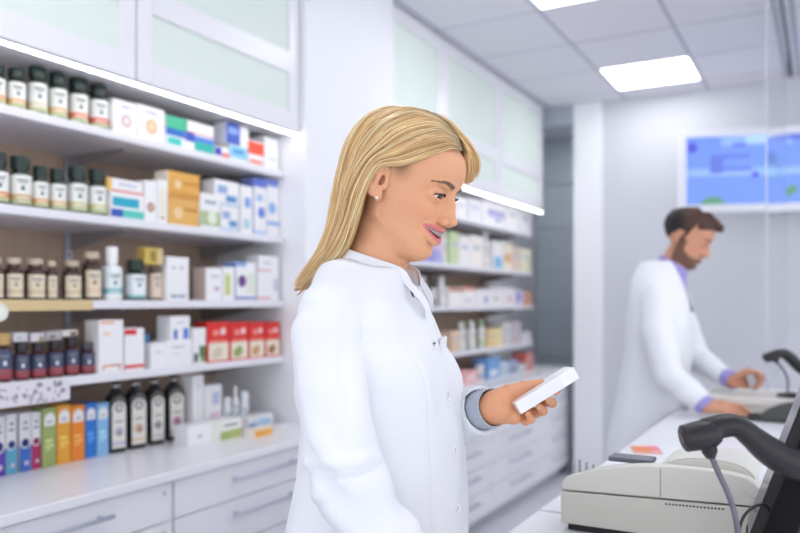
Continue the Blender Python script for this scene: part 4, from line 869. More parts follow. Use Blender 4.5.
# ------------------------------------------------------------------ the woman in front
FW = Frame(-.645, 1.095, math.radians(4.9-90)); L = FW.loc
wm = thing('person', 'smiling blonde woman in white lab coat reading a small white carton she holds', 'person', FW.o, FW.rz)
HT = Tf(rotx(math.radians(-20)), (0, .0905, 1.4388))
V = Vox((-.13, -.14, 1.34), (.13, .185, 1.72), .0016)
zc, yf = sculpt_head(V, HT)
V.cone((0, -.035, 1.34), (0, -.012, 1.43), .056, .0500, .02); V.cone((0, -.012, 1.43), (0, .020, 1.52), .0500, .0505, .018)
V.cone((.010, .020, 1.40), (.034, -.015, 1.46), .008, .006, .03); V.cone((-.010, .020, 1.40), (-.034, -.015, 1.46), .008, .006, .03)
hV, hF = V.mesh()
SK = np.array(srgb((224, 166, 128)))
def roots(col, x, y, z, mix_fn): return col
hc = head_colors(hV, HT, 1, SK, srgb((214, 120, 124)), srgb((90, 60, 42)), extra=lambda col, x, y, z, mix_fn: mix_fn(col, .75*sm(.050, .060, np.abs(x))*np.exp(-((y+.068)/.014)**2-((z-.134)/.017)**2), srgb((120, 86, 56))))  # temple patch: brown baby hair plus painted shade under the hair strand
# lower body (under the coat), arms
V = Vox((-.30, -.2, .0), (.30, .30, 1.42), .006)
slices(V, [(.70, 0, .15, .11, 0), (.85, 0, .16, .12, 0), (1.0, 0, .15, .11, 0), (1.12, 0, .12, .09, 0), (1.25, .0, .14, .10, 0), (1.33, -.01, .14, .085, 0), (1.39, -.02, .07, .06, 0)], (-.22, -.17, .70), (.22, .17, 1.40))
for sx in (-1, 1):
    tube_body(V, [((sx*.085, 0, .84), .085), ((sx*.08, .01, .48), .055), ((sx*.08, -.015, .10), .036)])
    V.cone((sx*.08, -.02, .05), (sx*.085, .10, .035), .034, .03, .02)
EL_R, WR_R = np.array((.208, .060, 1.135)), np.array((.190, .150, .995)); SH_R_ = np.array((.158, -.012, 1.375)); SH_L_ = SH_R_*(-1, 1, 1)
WR_L = L(487, 409, 1.275); EL_L = np.array((-.205, -.045, 1.14))
tube_body(V, [((.115, -.022, 1.355), .034), ((.180, .012, 1.25), .034), (EL_R, .032), (WR_R, .025)], .008); tube_body(V, [((-.115, -.022, 1.355), .034), ((-.18, -.02, 1.25), .034), (EL_L, .032), (WR_L, .025)], .008)
bV, bF = V.mesh()
# far hand, holding the carton
J = [L(525, 391, 1.292), L(527, 399, 1.300), L(525, 409, 1.296), L(517, 416, 1.284)]
FG = [[L(545, 388, 1.305), L(556, 390, 1.288), L(556, 392, 1.270)], [L(543, 402, 1.302), L(552, 403, 1.280), L(548, 400, 1.262)], [L(536, 413, 1.292), L(543, 411, 1.270), L(539, 407, 1.256)], [L(526, 421, 1.274), L(531, 419.5, 1.258), L(528, 414, 1.250)]]
TH_ = [L(494, 399, 1.262), L(508, 391, 1.272), L(523, 386.5, 1.284), L(541, 383, 1.290)]
V = Vox(L(455, 450, 1.23)*0+np.array([-.16, .08, 1.14]), (.05, .36, 1.30), .0014)
V.cone(EL_L*.25+WR_L*.75, WR_L, .030, .0245, .01)
V.ell(L(503, 412, 1.262), (.017, .014, .013), .012); V.ell(L(514, 417, 1.268), (.013, .013, .012), .010)
hand(V, L(493, 409, 1.272), J, FG, TH_, fr=.0074, palm_r=.0118)
V.cone(L(494, 405.5, 1.236), L(505, 408, 1.2385), .0010, .0016, .002, 's'); V.cone(L(505, 408, 1.2385), L(517, 406, 1.246), .0016, .0010, .002, 's')
fV, fF = V.mesh()
# near hand resting on the counter edge
V = Vox((.08, .08, .92), (.28, .34, 1.06), .002)
wr = np.array((.190, .150, .995)); Kn = [np.array((.165+.0*i, .0, 0)) for i in range(4)]
Kn = [np.array((.163, .230, .974)), np.array((.182, .234, .977)), np.array((.200, .229, .975)), np.array((.216, .219, .971))]
Fg = [[k_+np.array((-.004+.004*i, .038, -.004)), k_+np.array((-.004+.005*i, .058, -.010)), k_+np.array((-.004+.006*i, .074, -.0145))] for i, k_ in enumerate(Kn)]
V.cone(wr+np.array((.003, -.03, .03)), wr, .028, .025, .01)
hand(V, wr, Kn, Fg, [np.array((.173, .170, .985)), np.array((.150, .195, .973)), np.array((.135, .220, .968)), np.array((.129, .243, .966))], fr=.0078, palm_r=.0125)
nV, nF = V.mesh()
aV, aF = joinVF([(hV, hF), (bV, bF), (fV, fF), (nV, nF)])
fcol = np.tile(SK*np.array([1.0, .93, .9]), (len(fV)+len(nV), 1))
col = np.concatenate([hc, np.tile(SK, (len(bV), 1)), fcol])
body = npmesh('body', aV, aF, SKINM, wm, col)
face_parts(body, HT, 1, (74, 62, 50), zc, yf, 1)
bm = bmesh.new(); c = HT.fwd((.0795, -.0870, .0765)); lathe(bm, [(0, -.0027), (.0019, -.0019), (.0027, 0), (.0019, .0019), (0, .0027)], c, 14)
obj('earring', bm, mat('pearl', srgb((244, 240, 232)), .15, coat=.6), body, smooth=True)

# --- coat
V = Vox((-.30, -.22, .50), (.30, .26, 1.475), .0036)
slices(V, [(.50, -.045, .22, .155, 0), (.70, -.035, .205, .150, 0), (.88, -.02, .190, .140, 0), (1.0, .002, .178, .136, 0), (1.10, .010, .160, .125, 0), (1.18, .010, .156, .120, 0), (1.255, .008, .160, .108, 0), (1.30, .002, .162, .098, 0), (1.35, -.008, .150, .090, 0), (1.385, -.018, .122, .080, 0), (1.41, -.020, .100, .082, 0), (1.435, -.020, .078, .078, 0), (1.46, -.022, .066, .066, 0)], (-.28, -.22, .51), (.28, .26, 1.455), n=2.35)
V.cone((.08, -.02, 1.378), (.140, -.018, 1.352), .042, .044, .02); V.cone((-.08, -.02, 1.378), (-.140, -.018, 1.352), .042, .044, .02)
for sx in (-1, 1): V.ell((sx*.068, .070, 1.240), (.052, .042, .055), .03)
V.cone((.035, -.035, 1.425), (.125, -.02, 1.372), .036, .040, .03); V.cone((-.035, -.035, 1.425), (-.125, -.02, 1.372), .036, .040, .03)
V.cone((-.006, .092, 1.362), (-.004, .045, 1.435), .002, .034, .004, 's'); V.cone((-.012, .12, 1.385), (-.008, .088, 1.362), .022, .003, .004, 's')
V.cone((0, -.03, 1.40), (0, -.0, 1.50), .0565, .056, .004, 's')
cV, cF = V.mesh(); N = vnormals(cV, cF); amp = np.where(cV[:, 2] < 1.38, 1, .2)
cV2 = wob(cV, N*amp[:, None], .0024, 17, 19, 6.5, .7); cV2 = wob(cV2, N*amp[:, None], .0012, 43, 37, 13, 2.1)
# placket edge: the near front overlaps the far one; princess seam pressed in
x, y, z = cV.T; st = (y > 0)*.0022*sm(-.024, -.020, x)*sm(.05, .0, x); cV2 = cV2+N*st[:, None]
for sgn in (-1, 1):
    sx_ = sgn*(.095-.02*np.cos((z-1.1)*3)); cV2 = cV2-N*((y > 0)*(z < 1.33)*.0028*np.exp(-((x-sx_)/.0035)**2))[:, None]
for (c_, ax_, fr_, am_, ex_) in (((.13, .06, 1.27), (.2, 1, -.7), 95, .0028, .075), ((.10, .08, 1.33), (.6, .5, .8), 80, .0018, .06), ((.10, .10, 1.10), (1, .5, .15), 70, .0022, .12), ((.05, .12, 1.0), (1, .2, .05), 60, .0022, .14), ((.12, .03, 1.40), (.5, .3, 1), 90, .0012, .05)):
    r = cV-np.array(c_); a_ = np.array(ax_, float); a_ /= np.linalg.norm(a_); w_ = np.sin(fr_*(r@a_)+1.4*np.sin(r[:, 2]*21)+.9*np.sin(r[:, 1]*33)); cV2 = cV2+N*(am_*np.exp(-(r**2).sum(1)/ex_**2)*np.sign(w_)*np.abs(w_)**1.4)[:, None]
coat = npmesh('lab_coat', cV2, cF, COAT, wm)
def sleeve(name, ch, parent, lo, hi, seed, folds, grooves=()):
    V = Vox(lo, hi, .0036)
    for (p, r0), (q, r1) in zip(ch, ch[1:]): V.cone(p, q, r0, r1, .008)
    a, b = np.array(ch[-2][0]), np.array(ch[-1][0]); d = (b-a)/np.linalg.norm(b-a); V.cone(b-d*.004, b+d*.03, ch[-1][1]-.005, ch[-1][1]-.005, .003, 's')
    # cut the open cuff flat
    def cut(x, y, z): return -((x-b[0])*d[0]+(y-b[1])*d[1]+(z-b[2])*d[2])
    V.op(cut, b-.09, b+.09, .002, 's')
    v, f = V.mesh(); N = vnormals(v, f); v2 = wob(v, N, .0026, 23, 21, 9, seed); v2 = wob(v2, N, .0014, 55, 47, 26, seed+2)
    for (c, ax, wid, amp, fr, ext) in folds:    # diagonal gathers: waves along ax around point c
        c = np.array(c); ax = np.array(ax, float); ax /= np.linalg.norm(ax); r = v-c; t = r@ax
        e = np.exp(-(t/wid)**2)*np.exp(-((r-t[:, None]*ax)**2).sum(1)/ext**2)
        ph = fr*t+1.6*np.sin(r[:, 1]*28+seed)+.8*np.sin(r[:, 0]*40); w = np.sin(ph); v2 = v2+N*(amp*e*(np.sign(w)*np.abs(w)**.7))[:, None]
    for (c, nrm, depth, rg) in grooves:
        r = v-np.array(c); nn = np.array(nrm, float); nn /= np.linalg.norm(nn); t = r@nn; t = t+.006*np.sin(r[:, 1]*45+1); e = np.exp(-(r**2).sum(1)/rg**2)*(N[:, 0] > -.3)
        v2 = v2+N*((-depth*np.exp(-(t/.0045)**2)+depth*.8*np.exp(-((t-.012)/.008)**2))*e)[:, None]
    return npmesh(name, v2, f, COAT, parent)
cufR = WR_R*.9+EL_R*.1
sleeve('sleeve', [((.120, -.018, 1.365), .047), ((.150, -.012, 1.330), .051), ((.178, .010, 1.25), .0505), ((.200, .038, 1.18), .050), ((.208, .058, 1.125), .0505), ((.200, .102, 1.06), .049), (cufR, .044)], coat, (.03, -.12, .93), (.32, .23, 1.46), 1.0,
       [(EL_R+np.array((.03, .02, .015)), (0, .5, 1), .055, .0050, 105, .085), (EL_R+np.array((.0, .03, -.05)), (0, .2, 1), .04, .0030, 120, .08), ((.20, .0, 1.27), (.1, .6, .8), .09, .0022, 60, .08)], [(np.array((.25, .075, 1.160)), (0, -.30, 1), .0075, .075), (np.array((.24, .05, 1.125)), (0, -.9, 1), .004, .05), (np.array((.21, .05, 1.27)), (0, 1, .25), .003, .07), (np.array((.16, .045, 1.33)), (-.2, 1, .5), .004, .04)])
cufL = WR_L+(EL_L-WR_L)*.045
sleeve('sleeve', [((-.128, -.022, 1.365), .050), ((-.158, -.02, 1.33), .054), ((-.195, -.03, 1.18), .054), ((-.20, -.035, 1.135), .052), (EL_L*.4+WR_L*.6+np.array((0, 0, -.002)), .048), (cufL, .040)], coat, (-.32, -.14, 1.04), (-.03, .24, 1.46), 2.0, [(EL_L, (0, .4, 1), .06, .003, 90, .09)])
# collar band standing round the neck and running down the open front
def ribbon(name, P, Hh, th, m, parent, out=None):
    """P: bottom edge points; Hh: (vector) to the top edge at each point"""
    V_, F_ = [], []; n = len(P)
    for i in range(n):
        p = np.array(P[i]); q = p+np.array(Hh[i]); t = np.array(P[min(i+1, n-1)])-np.array(P[max(i-1, 0)]); nn = np.cross(t, q-p); nn /= np.linalg.norm(nn)+1e-9
        V_ += [p-nn*th, p+nn*th, p*.5+q*.5+nn*(th+.0012), q+nn*th, q-nn*th, p*.5+q*.5-nn*(th-.0012)]
    for i in range(n-1):
        for k in range(6): F_.append((i*6+k, i*6+(k+1) % 6, (i+1)*6+(k+1) % 6, (i+1)*6+k))
    F_.append((0, 5, 2, 1)); F_.append((5, 4, 3, 2)); b = (n-1)*6; F_.append((b+1, b+2, b+5, b)); F_.append((b+2, b+3, b+4, b+5))
    o = npmesh(name, np.array(V_), np.array(F_), m, parent); md = o.modifiers.new('subd', 'SUBSURF'); md.levels = md.render_levels = 2; return o
def rpath(P, n=5): return [np.array(v) for v in crom([tuple(p) for p in P], n)]
cb = [(.018, .070, 1.404), (.036, .058, 1.407), (.054, .030, 1.409), (.070, -.010, 1.418), (.072, -.042, 1.427), (.055, -.078, 1.434), (.030, -.094, 1.438), (0, -.099, 1.440)]
ct = [(.022, .067, 1.416), (.033, .058, 1.434), (.048, .031, 1.446), (.0615, -.008, 1.460), (.063, -.038, 1.470), (.049, -.068, 1.476), (.027, -.082, 1.480), (0, -.088, 1.482)]
mir = lambda Q: [(-x, y, z) for x, y, z in Q[::-1]][1:]
A_, B_ = rpath(cb+mir(cb)), rpath(ct+mir(ct))
ribbon('collar', A_, [b-a for a, b in zip(A_, B_)], .0016, COAT, coat)
lp = [(-.004, .093, 1.364), (-.012, .082, 1.384), (-.020, .066, 1.408)]; lq = [(-.007, .096, 1.370), (-.028, .083, 1.396), (-.035, .060, 1.424)]
A_, B_ = rpath(lp), rpath(lq); ribbon('lapel', A_, [b-a for a, b in zip(A_, B_)], .0014, COAT2, coat)
pl_ = [(.008, .088, 1.352), (.020, .090, 1.372), (.029, .076, 1.392), (.036, .062, 1.410), (.038, .056, 1.424)]; pq = [(-.006, .092, 1.360), (.004, .090, 1.380), (.014, .076, 1.402), (.024, .064, 1.418), (.033, .057, 1.433)]
A_, B_ = rpath(pl_), rpath(pq); ribbon('front_band', A_, [b-a for a, b in zip(A_, B_)], .0014, COAT, coat)
# dark top inside the opening
V = Vox((-.09, -.10, 1.30), (.09, .12, 1.44), .003); V.cone((0, .030, 1.32), (0, .0, 1.405), .050, .052, .02); V.cone((0, -.03, 1.40), (0, .01, 1.47), .0515, .051, .003, 's')
v, f = V.mesh(); npmesh('dark_top', v, f, mat('black_knit', srgb((28, 28, 34)), .8), wm)
# knit cuff at the far wrist
d = (WR_L-EL_L)/np.linalg.norm(WR_L-EL_L); p0 = cufL-d*.012; p1 = WR_L+d*.016
bm = bmesh.new(); P = [Vector(p0+(p1-p0)*t) for t in np.linspace(0, 1, 14)]; tube(bm, P, [.0318+.0010*math.sin(i*2.4)+.001*(i > 11) for i in range(14)], 40, cap=False)
for v in bm.verts:
    pass
bmesh.ops.solidify(bm, geom=bm.faces[:], thickness=.002)
obj('knit_cuff', bm, mat('grey_blue_knit', srgb((190, 198, 212)), .9, bump=1.0, bscale=600, var=.22, vscale=500), wm, smooth=True)
# buttons, each on the front of the coat
def surf_at(Vv, x, z, w=.012):
    m = (np.abs(Vv[:, 0]-x) < w) & (np.abs(Vv[:, 2]-z) < w) & (Vv[:, 1] > 0); q = Vv[m]; return q[q[:, 1].argmax()]
for zb in (1.318, 1.238, 1.150, 1.062, .974, .886):
    s_ = surf_at(cV2, .004, zb, .006); nq = N[(np.linalg.norm(cV2-s_, axis=1) < .012)].mean(0); M = Matrix.Translation(s_-nq*.0004/np.linalg.norm(nq))@Vector(nq).to_track_quat('Z', 'Y').to_matrix().to_4x4(); bm = bmesh.new(); M1 = M if zb > 1.3 else M1
    lathe(bm, [(0, .0012), (.0066, .0012), (.0074, .0026), (.0086, .0026), (.0094, .0012), (.0090, 0), (0, 0)], n=26, M=M)
    for ax_, ay in ((-.002, -.002), (.002, -.002), (.002, .002), (-.002, .002)): lathe(bm, [(0, .0016), (.0009, .0016), (.0009, .001)], (ax_, ay, 0), n=8, mi=1, M=M)
    obj('button', bm, [C(238, 238, 243, .35), C(120, 122, 132)], coat, smooth=True, sharp=40)
bm = bmesh.new(); tube(bm, [M1@Vector((-.005, .0, .0030)), M1@Vector((.0045, .0012, .0030))], [.0007, .0013], 6); obj('buttonhole', bm, C(50, 52, 60), coat)
# breast pocket on the far side
s_ = surf_at(cV2, -.070, 1.305, .006); bm = bmesh.new(); box(bm, -.045, .045, -.003, .004, -.11, .0, bev=.0015, M=Matrix.Translation((-.070, s_[1]-.0055, 1.320))@Matrix.Rotation(-.06, 4, 'X')@Matrix.Rotation(.30, 4, 'Z'))
obj('breast_pocket', bm, COAT, coat)
# trousers and shoes
V = Vox((-.25, -.2, .08), (.25, .2, .95), .006)
for sx in (-1, 1): tube_body(V, [((sx*.085, 0, .86), .098), ((sx*.085, .005, .50), .078), ((sx*.08, -.012, .11), .062)])
v, f = V.mesh(); npmesh('trousers', v, f, mat('white_trousers', srgb((226, 228, 236)), .8), wm)
for sx in (-1, 1):
    V = Vox((sx*.085-.07, -.10, -.01), (sx*.085+.07, .19, .13), .004); V.cone((sx*.082, -.04, .035), (sx*.088, .12, .028), .042, .036, .02); V.cone((sx*.08, -.03, .06), (sx*.08, -.03, .10), .044, .046, .02)
    V.op(lambda x, y, z: z-.0005, (-.3, -.3, -.02), (.3, .3, .02), .002, 's')
    v, f = V.mesh(); npmesh('shoe', v, f, C(236, 236, 240, .4), wm)

# --- hair: smooth under-layer through guide locks, then strands on top
def hairguides(G, T, s=1.0, push=1.062, atx=None):
    """guides as (px,py,x) -> points in the person's frame, kept clear of the skull"""
    out = []; c = np.array((0, -.090, .128)); r = np.array((.0725, .0945, .0965))*push
    for g in G:
        P = []
        for q in g:
            p = atx(*q); h = np.array(T.inv(*[np.float64(v) for v in p]))/s; u = (h-c)/r; n = np.linalg.norm(u)
            if h[2] > .085 and n < 1: h = c+u/n*r
            P.append(T.fwd(h*s))
        out.append(np.array([tuple(v) for v in crom([tuple(p) for p in P], 6)]))
    m = min(len(g) for g in out); return [g[:m] if len(g) == m else np.array([g[int(i*(len(g)-1)/(m-1))] for i in range(m)]) for g in out]
def hairmesh(guides, n_str, wid, cols, name, m, parent, jit=.0022, lift=(0, .004), sub=10, rootk=9, ends=(.86, 1.0), under=True):
    G = np.array(guides); ng, m_, _ = G.shape; ctr = None
    Vs, Fs, Cs = [], [], []; cnt = 0
    def at(u):                              # smooth interpolation across guides
        i = min(int(u), ng-2); t = u-i; P = [G[max(i-1, 0)], G[i], G[i+1], G[min(i+2, ng-1)]]
        return .5*(2*P[1]+(P[2]-P[0])*t+(2*P[0]-5*P[1]+4*P[2]-P[3])*t*t+(3*P[1]-P[0]-3*P[2]+P[3])*t**3)
    if under:
        U = np.linspace(0, ng-1, (ng-1)*sub+1); S = np.array([at(u) for u in U]); a, b = S.shape[:2]
        idx = np.arange(a*b).reshape(a, b); F = np.stack([idx[:-1, :-1], idx[1:, :-1], idx[1:, 1:], idx[:-1, 1:]], -1).reshape(-1, 4)
        Vs.append(S.reshape(-1, 3)); Fs.append(F); cc = np.array(cols[1]); g = 1+.15*np.sin(np.repeat(U, b)*9)+.1*np.sin(np.repeat(U, b)*31); Cs.append(cc[None]*g[:, None]*.85); cnt += a*b
    for q in range(n_str):
        u = rng.random()*(ng-1); p = at(u).copy(); nb = at(min(u+.15, ng-1))-at(max(u-.15, 0)); t = np.gradient(p, axis=0)
        nr = np.cross(t, nb); nr /= np.linalg.norm(nr, axis=1)[:, None]+1e-9
        cc_ = p-HC; sgn = np.sign((nr*cc_).sum(1)); sgn[sgn == 0] = 1; sgn = np.sign(np.median(sgn[:max(3, m_//2)])) or 1; nr *= sgn
        s0 = int(rng.random()**3*m_*.35); s1 = int(m_*rng.uniform(*ends)); p = p[s0:s1]; nr = nr[s0:s1]; k = len(p)
        if k < 4: continue
        tt = np.linspace(0, 1, k); li = rng.uniform(*lift); j = rng.normal(0, jit, 3)[None]*np.sin(tt*PI*.5)[:, None]
        wv = rng.normal(0, jit*.5)*np.sin(tt*rng.uniform(4, 9)+rng.random()*6)
        p = p+nr*(li*np.minimum(1, tt*6+.2))[:, None]+j+nr*wv[:, None]
        w = wid*rng.uniform(.6, 1.3)*np.minimum(1, np.minimum(tt*8+.4, (1-tt)*5+.15)); tg = np.gradient(p, axis=0); tg /= np.linalg.norm(tg, axis=1)[:, None]+1e-9
        sd = np.cross(tg, nr); sd /= np.linalg.norm(sd, axis=1)[:, None]+1e-9
        Vv = np.concatenate([p+sd*w[:, None], p+nr*w[:, None]*.9, p-sd*w[:, None]], 0); i = np.arange(k-1)
        F = np.concatenate([np.stack([i+a*k, i+1+a*k, i+1+b*k, i+b*k], 1) for a, b in ((0, 1), (1, 2), (2, 0))]); Vs.append(Vv); Fs.append(F+cnt); cnt += 3*k
        c = np.array(cols[rng.integers(len(cols))])*rng.uniform(.85, 1.2); rt = 1-(.5*np.exp(-np.tile(tt, 3)*rootk)*(s0 < 2) if rootk else 0*np.tile(tt, 3)); Cs.append(c[None]*rt[:, None])
    return npmesh(name, np.concatenate(Vs), np.concatenate(Fs), m, parent, np.clip(np.concatenate(Cs), 0, 1))
HAIRM = attr_mat('hair', .34, spec=.45)
HC = HT.fwd((0, -.09, .12))
G = [
 [(459, 152, .004), (449, 150, .034), (429, 157, .056), (404, 165, .069), (380, 166, .079), (366, 188, .083), (357, 220, .080), (346, 247, .072), (324, 268, .062), (296, 296, .055)],
 [(457, 146, .004), (441, 141, .036), (418, 146, .058), (395, 155, .072), (374, 163, .083), (360, 190, .085), (350, 222, .080), (338, 248, .074), (320, 270, .062), (300, 294, .052)],
 [(452, 138, .004), (431, 132, .036), (406, 137, .060), (384, 148, .074), (366, 166, .083), (352, 194, .083), (344, 224, .078), (332, 250, .070), (316, 271, .058), (301, 290, .048)],
 [(443, 128, .004), (419, 123, .036), (393, 130, .058), (373, 146, .070), (359, 168, .074), (349, 196, .072), (341, 226, .068), (330, 252, .060), (314, 272, .050), (300, 290, .04)],
 [(430, 119, .003), (404, 115, .032), (381, 125, .048), (363, 143, .056), (352, 168, .056), (344, 198, .054), (337, 228, .052), (326, 253, .048), (311, 272, .040), (299, 288, .03)],
 [(413, 112, .002), (393, 110, .022), (371, 119, .032), (355, 141, .036), (346, 168, .034), (340, 200, .032), (334, 229, .030), (323, 254, .028), (308, 273, .024), (297, 289, .02)],
 [(402, 110, .0), (384, 111.5, .006), (365, 122, .010), (350, 144, .010), (342, 172, .010), (336, 201, .010), (331, 229, .010), (320, 255, .010), (306, 274, .008), (294, 291, .005)],
]
GR_ = hairguides(G, HT, atx=FW.atx)
GL_ = [g*np.array((-1, 1, 1)) for g in GR_]
BL = [srgb((236, 198, 142)), srgb((226, 184, 126)), srgb((250, 222, 172)), srgb((192, 148, 96)), srgb((242, 208, 154)), srgb((253, 234, 194))]
hairmesh(GR_+GL_[::-1][1:], 7000, .00062, BL, 'hair', HAIRM, wm, jit=.0020, lift=(.0, .0055))
# far side front lock
G2 = [[(450, 139, -.000), (460, 147, -.014), (465, 158, -.03), (466, 170, -.045), (464, 183, -.058)],
      [(446, 133, -.002), (461, 142, -.02), (469, 155, -.038), (471, 170, -.052), (468, 184, -.064)],
      [(440, 127, -.004), (456, 132, -.024), (470, 148, -.044), (476, 165, -.06), (474, 180, -.072)],
      [(430, 119, -.004), (450, 124, -.034), (463, 140, -.056), (470, 160, -.072), (468, 178, -.082)]]
hairmesh(hairguides(G2, HT, atx=FW.atx), 420, .0006, BL[:3]+[BL[4]], 'front_lock', HAIRM, wm, jit=.002, lift=(0, .004), ends=(.8, 1))

# --- the small carton in her hand
c0 = pt(515.0, 402.8, 1.246); c1 = pt(573.2, 367.2, 1.262); e0 = pt(522.6, 413.4, 1.246)
ux = (c1-c0); Lb = ux.length; ux.normalize(); uz = (c0-e0); Hb = uz.length; uz = (uz-ux*uz.dot(ux)).normalized(); uy = uz.cross(ux).normalized()
if uy.dot(Vector((-ST, CT, 0))) < 0: uy = -uy
M = Matrix((ux, uy, uz)).transposed().to_4x4(); M.translation = c0-uz*Hb
t = thing('held_carton', 'small plain white carton held in the hand of the blonde woman', 'box', (0, 0, 0)); t.matrix_world = M
bxo('carton_body', (0, Lb, 0, .048, 0, Hb), C(243, 243, 246, .5), t, bev=.0007)
bxo('end_flap', (Lb-.030, Lb+.0003, -.0003, .046, .0004, Hb+.0003), C(248, 248, 250, .5), t, bev=.0005)
bm = bmesh.new(); box(bm, Lb-.03, Lb-.004, .004, .03, -.0004, .0001); [box(bm, Lb-.028+q*.006, Lb-.0255+q*.006, -.0002, .0001, .002, .0035) for q in range(0)]; obj('print', bm, C(150, 152, 162), t)
# ------------------------------------------------------------------ the man at the far till
FM = Frame(-.618, 3.314, math.radians(-90)); LM = FM.loc
mm = thing('person', 'bearded dark-haired man in white lab coat and lavender shirt working at the far counter', 'person', FM.o, FM.rz)
sM = 1.06; eb = FM.atx(680.5, 236, .079); pit = math.radians(-26); Rm = rotx(pit)
MT = Tf(Rm, (0, eb[1]-(Rm@np.array((0, -.0955, .104))*sM)[1], eb[2]-(Rm@np.array((0, -.0955, .104))*sM)[2]))
nb = MT.fwd((0, -.085, .035))
V = Vox((-.14, MT.o[1]-.26, 1.38), (.14, MT.o[1]+.16, MT.o[2]+.30), .0028)
zc2, yf2 = sculpt_head(V, MT, sM, male=True, smile=.35)
V.cone((0, .015, 1.40), nb, .060, .056, .02)
hV2, hF2 = V.mesh()
SKM = np.array(srgb((206, 150, 122))); HB = srgb((52, 36, 30))
def beard(col, x, y, z, mix_fn):
    ax = np.abs(x); jaw = sm(.056, .044, z+.10*np.clip(.035-ax, 0, 1))*(y > -.10)*(z > -.03)
    side = sm(.105, .095, z)*sm(-.062, -.068, y)*sm(-.098, -.092, y)*(ax > .045)
    jaw2 = sm(.054, .042, z-.50*np.clip(-.035-y, 0, .06))*(y > -.098)*(z > -.02)
    rise = sm(-.006, .004, z-.36*np.clip(-.035-y, 0, .2)); jaw = jaw*rise; jaw2 = jaw2*rise
    must = np.exp(-((z-.0625)/.0045)**2)*(ax < .026)*(y > -.03)
    lips = (ax < .024)*(np.abs(z-.050) < .006)*(y > -.025)
    col = mix_fn(col, np.clip(jaw2+side+must, 0, 1)*.8*(1-.9*lips), srgb((66, 46, 38)))
    return mix_fn(col, lips*.7, srgb((176, 104, 98)))
hc2 = head_colors(hV2, MT, sM, SKM, None, HB, beard, sml=.35)
V = Vox((-.34, -.22, .0), (.34, .40, 1.48), .008)
slices(V, [(.70, .0, .15, .09, 0), (1.0, .0, .14, .08, 0), (1.3, .02, .14, .08, 0), (1.40, .02, .11, .06, 0), (1.45, .02, .06, .05, 0)], (-.22, -.17, .70), (.22, .17, 1.46))
for sx in (-1, 1):
    tube_body(V, [((sx*.09, 0, .84), .09), ((sx*.09, .01, .48), .06), ((sx*.09, -.015, .10), .04)]); V.cone((sx*.09, -.02, .05), (sx*.095, .12, .035), .036, .032, .02)
SR, SL = np.array((.165, .03, 1.405)), np.array((-.165, .04, 1.405)); ER, EL2 = LM(668, 374, 2.94), np.array((-.205, .13, 1.14)); WR, WL = LM(705, 405.5, 2.86), LM(732, 380.5, 3.07)
tube_body(V, [((.11, .03, 1.37), .035), (SR*.5+ER*.5, .036), (ER, .034), (WR, .027)], .01); tube_body(V, [((-.11, .03, 1.37), .035), (SL*.5+EL2*.5, .036), (EL2, .034), (WL, .026)], .01)
bV2, bF2 = V.mesh()
V = Vox(np.minimum(WR, LM(760, 420, 2.84))-.06, np.maximum(WR, LM(760, 420, 2.84))+.06, .0025)
V.cone(ER*.2+WR*.8, WR, .03, .027, .01)
KR = [LM(726, 403.5, 2.875), LM(728, 405, 2.855), LM(728, 408, 2.835), LM(726, 411, 2.820)]
hand(V, WR, KR, [[LM(739, 406, 2.885), LM(745, 410, 2.880), LM(749, 413.5, 2.875)], [LM(741, 407, 2.855), LM(747, 411, 2.855), LM(751, 414, 2.845)], [LM(738, 411, 2.830), LM(743, 414, 2.825), LM(746, 416, 2.820)], [LM(734, 413, 2.810), LM(738, 416, 2.805), LM(740, 417, 2.800)]],
     [LM(712, 404, 2.885), LM(722, 407, 2.910), LM(731, 411, 2.915), LM(737, 414, 2.910)], fr=.0088, palm_r=.014)
v1, f1 = V.mesh()
V = Vox(np.minimum(WL, LM(762, 375, 3.0))-.06, np.maximum(WL, LM(762, 375, 3.0))+.06, .0025)
V.cone(EL2*.2+WL*.8, WL, .029, .026, .01)
KL = [LM(749, 374, 3.075), LM(750, 378, 3.08), LM(749.5, 382, 3.075), LM(747, 386, 3.06)]
hand(V, WL, KL, [[LM(759, 373, 3.06), LM(762, 375, 3.02), LM(758, 377, 3.0)], [LM(760, 378, 3.07), LM(763, 379.5, 3.03), LM(759, 381, 3.0)], [LM(758, 384, 3.065), LM(761, 384.5, 3.03), LM(757, 385, 3.0)], [LM(754, 388, 3.05), LM(757, 388, 3.02), LM(753, 387, 3.0)]],
     [LM(738, 376, 3.04), LM(745, 372, 3.02), LM(751, 371, 3.0), LM(756, 372, 2.985)], fr=.0085, palm_r=.0135)
v2, f2 = V.mesh()
aV, aF = joinVF([(hV2, hF2), (bV2, bF2), (v1, f1), (v2, f2)])
body2 = npmesh('body', aV, aF, SKINM, mm, np.concatenate([hc2, np.tile(SKM, (len(bV2)+len(v1)+len(v2), 1))]))
face_parts(body2, MT, sM, (70, 50, 38), zc2, yf2, 0, lashes=False)
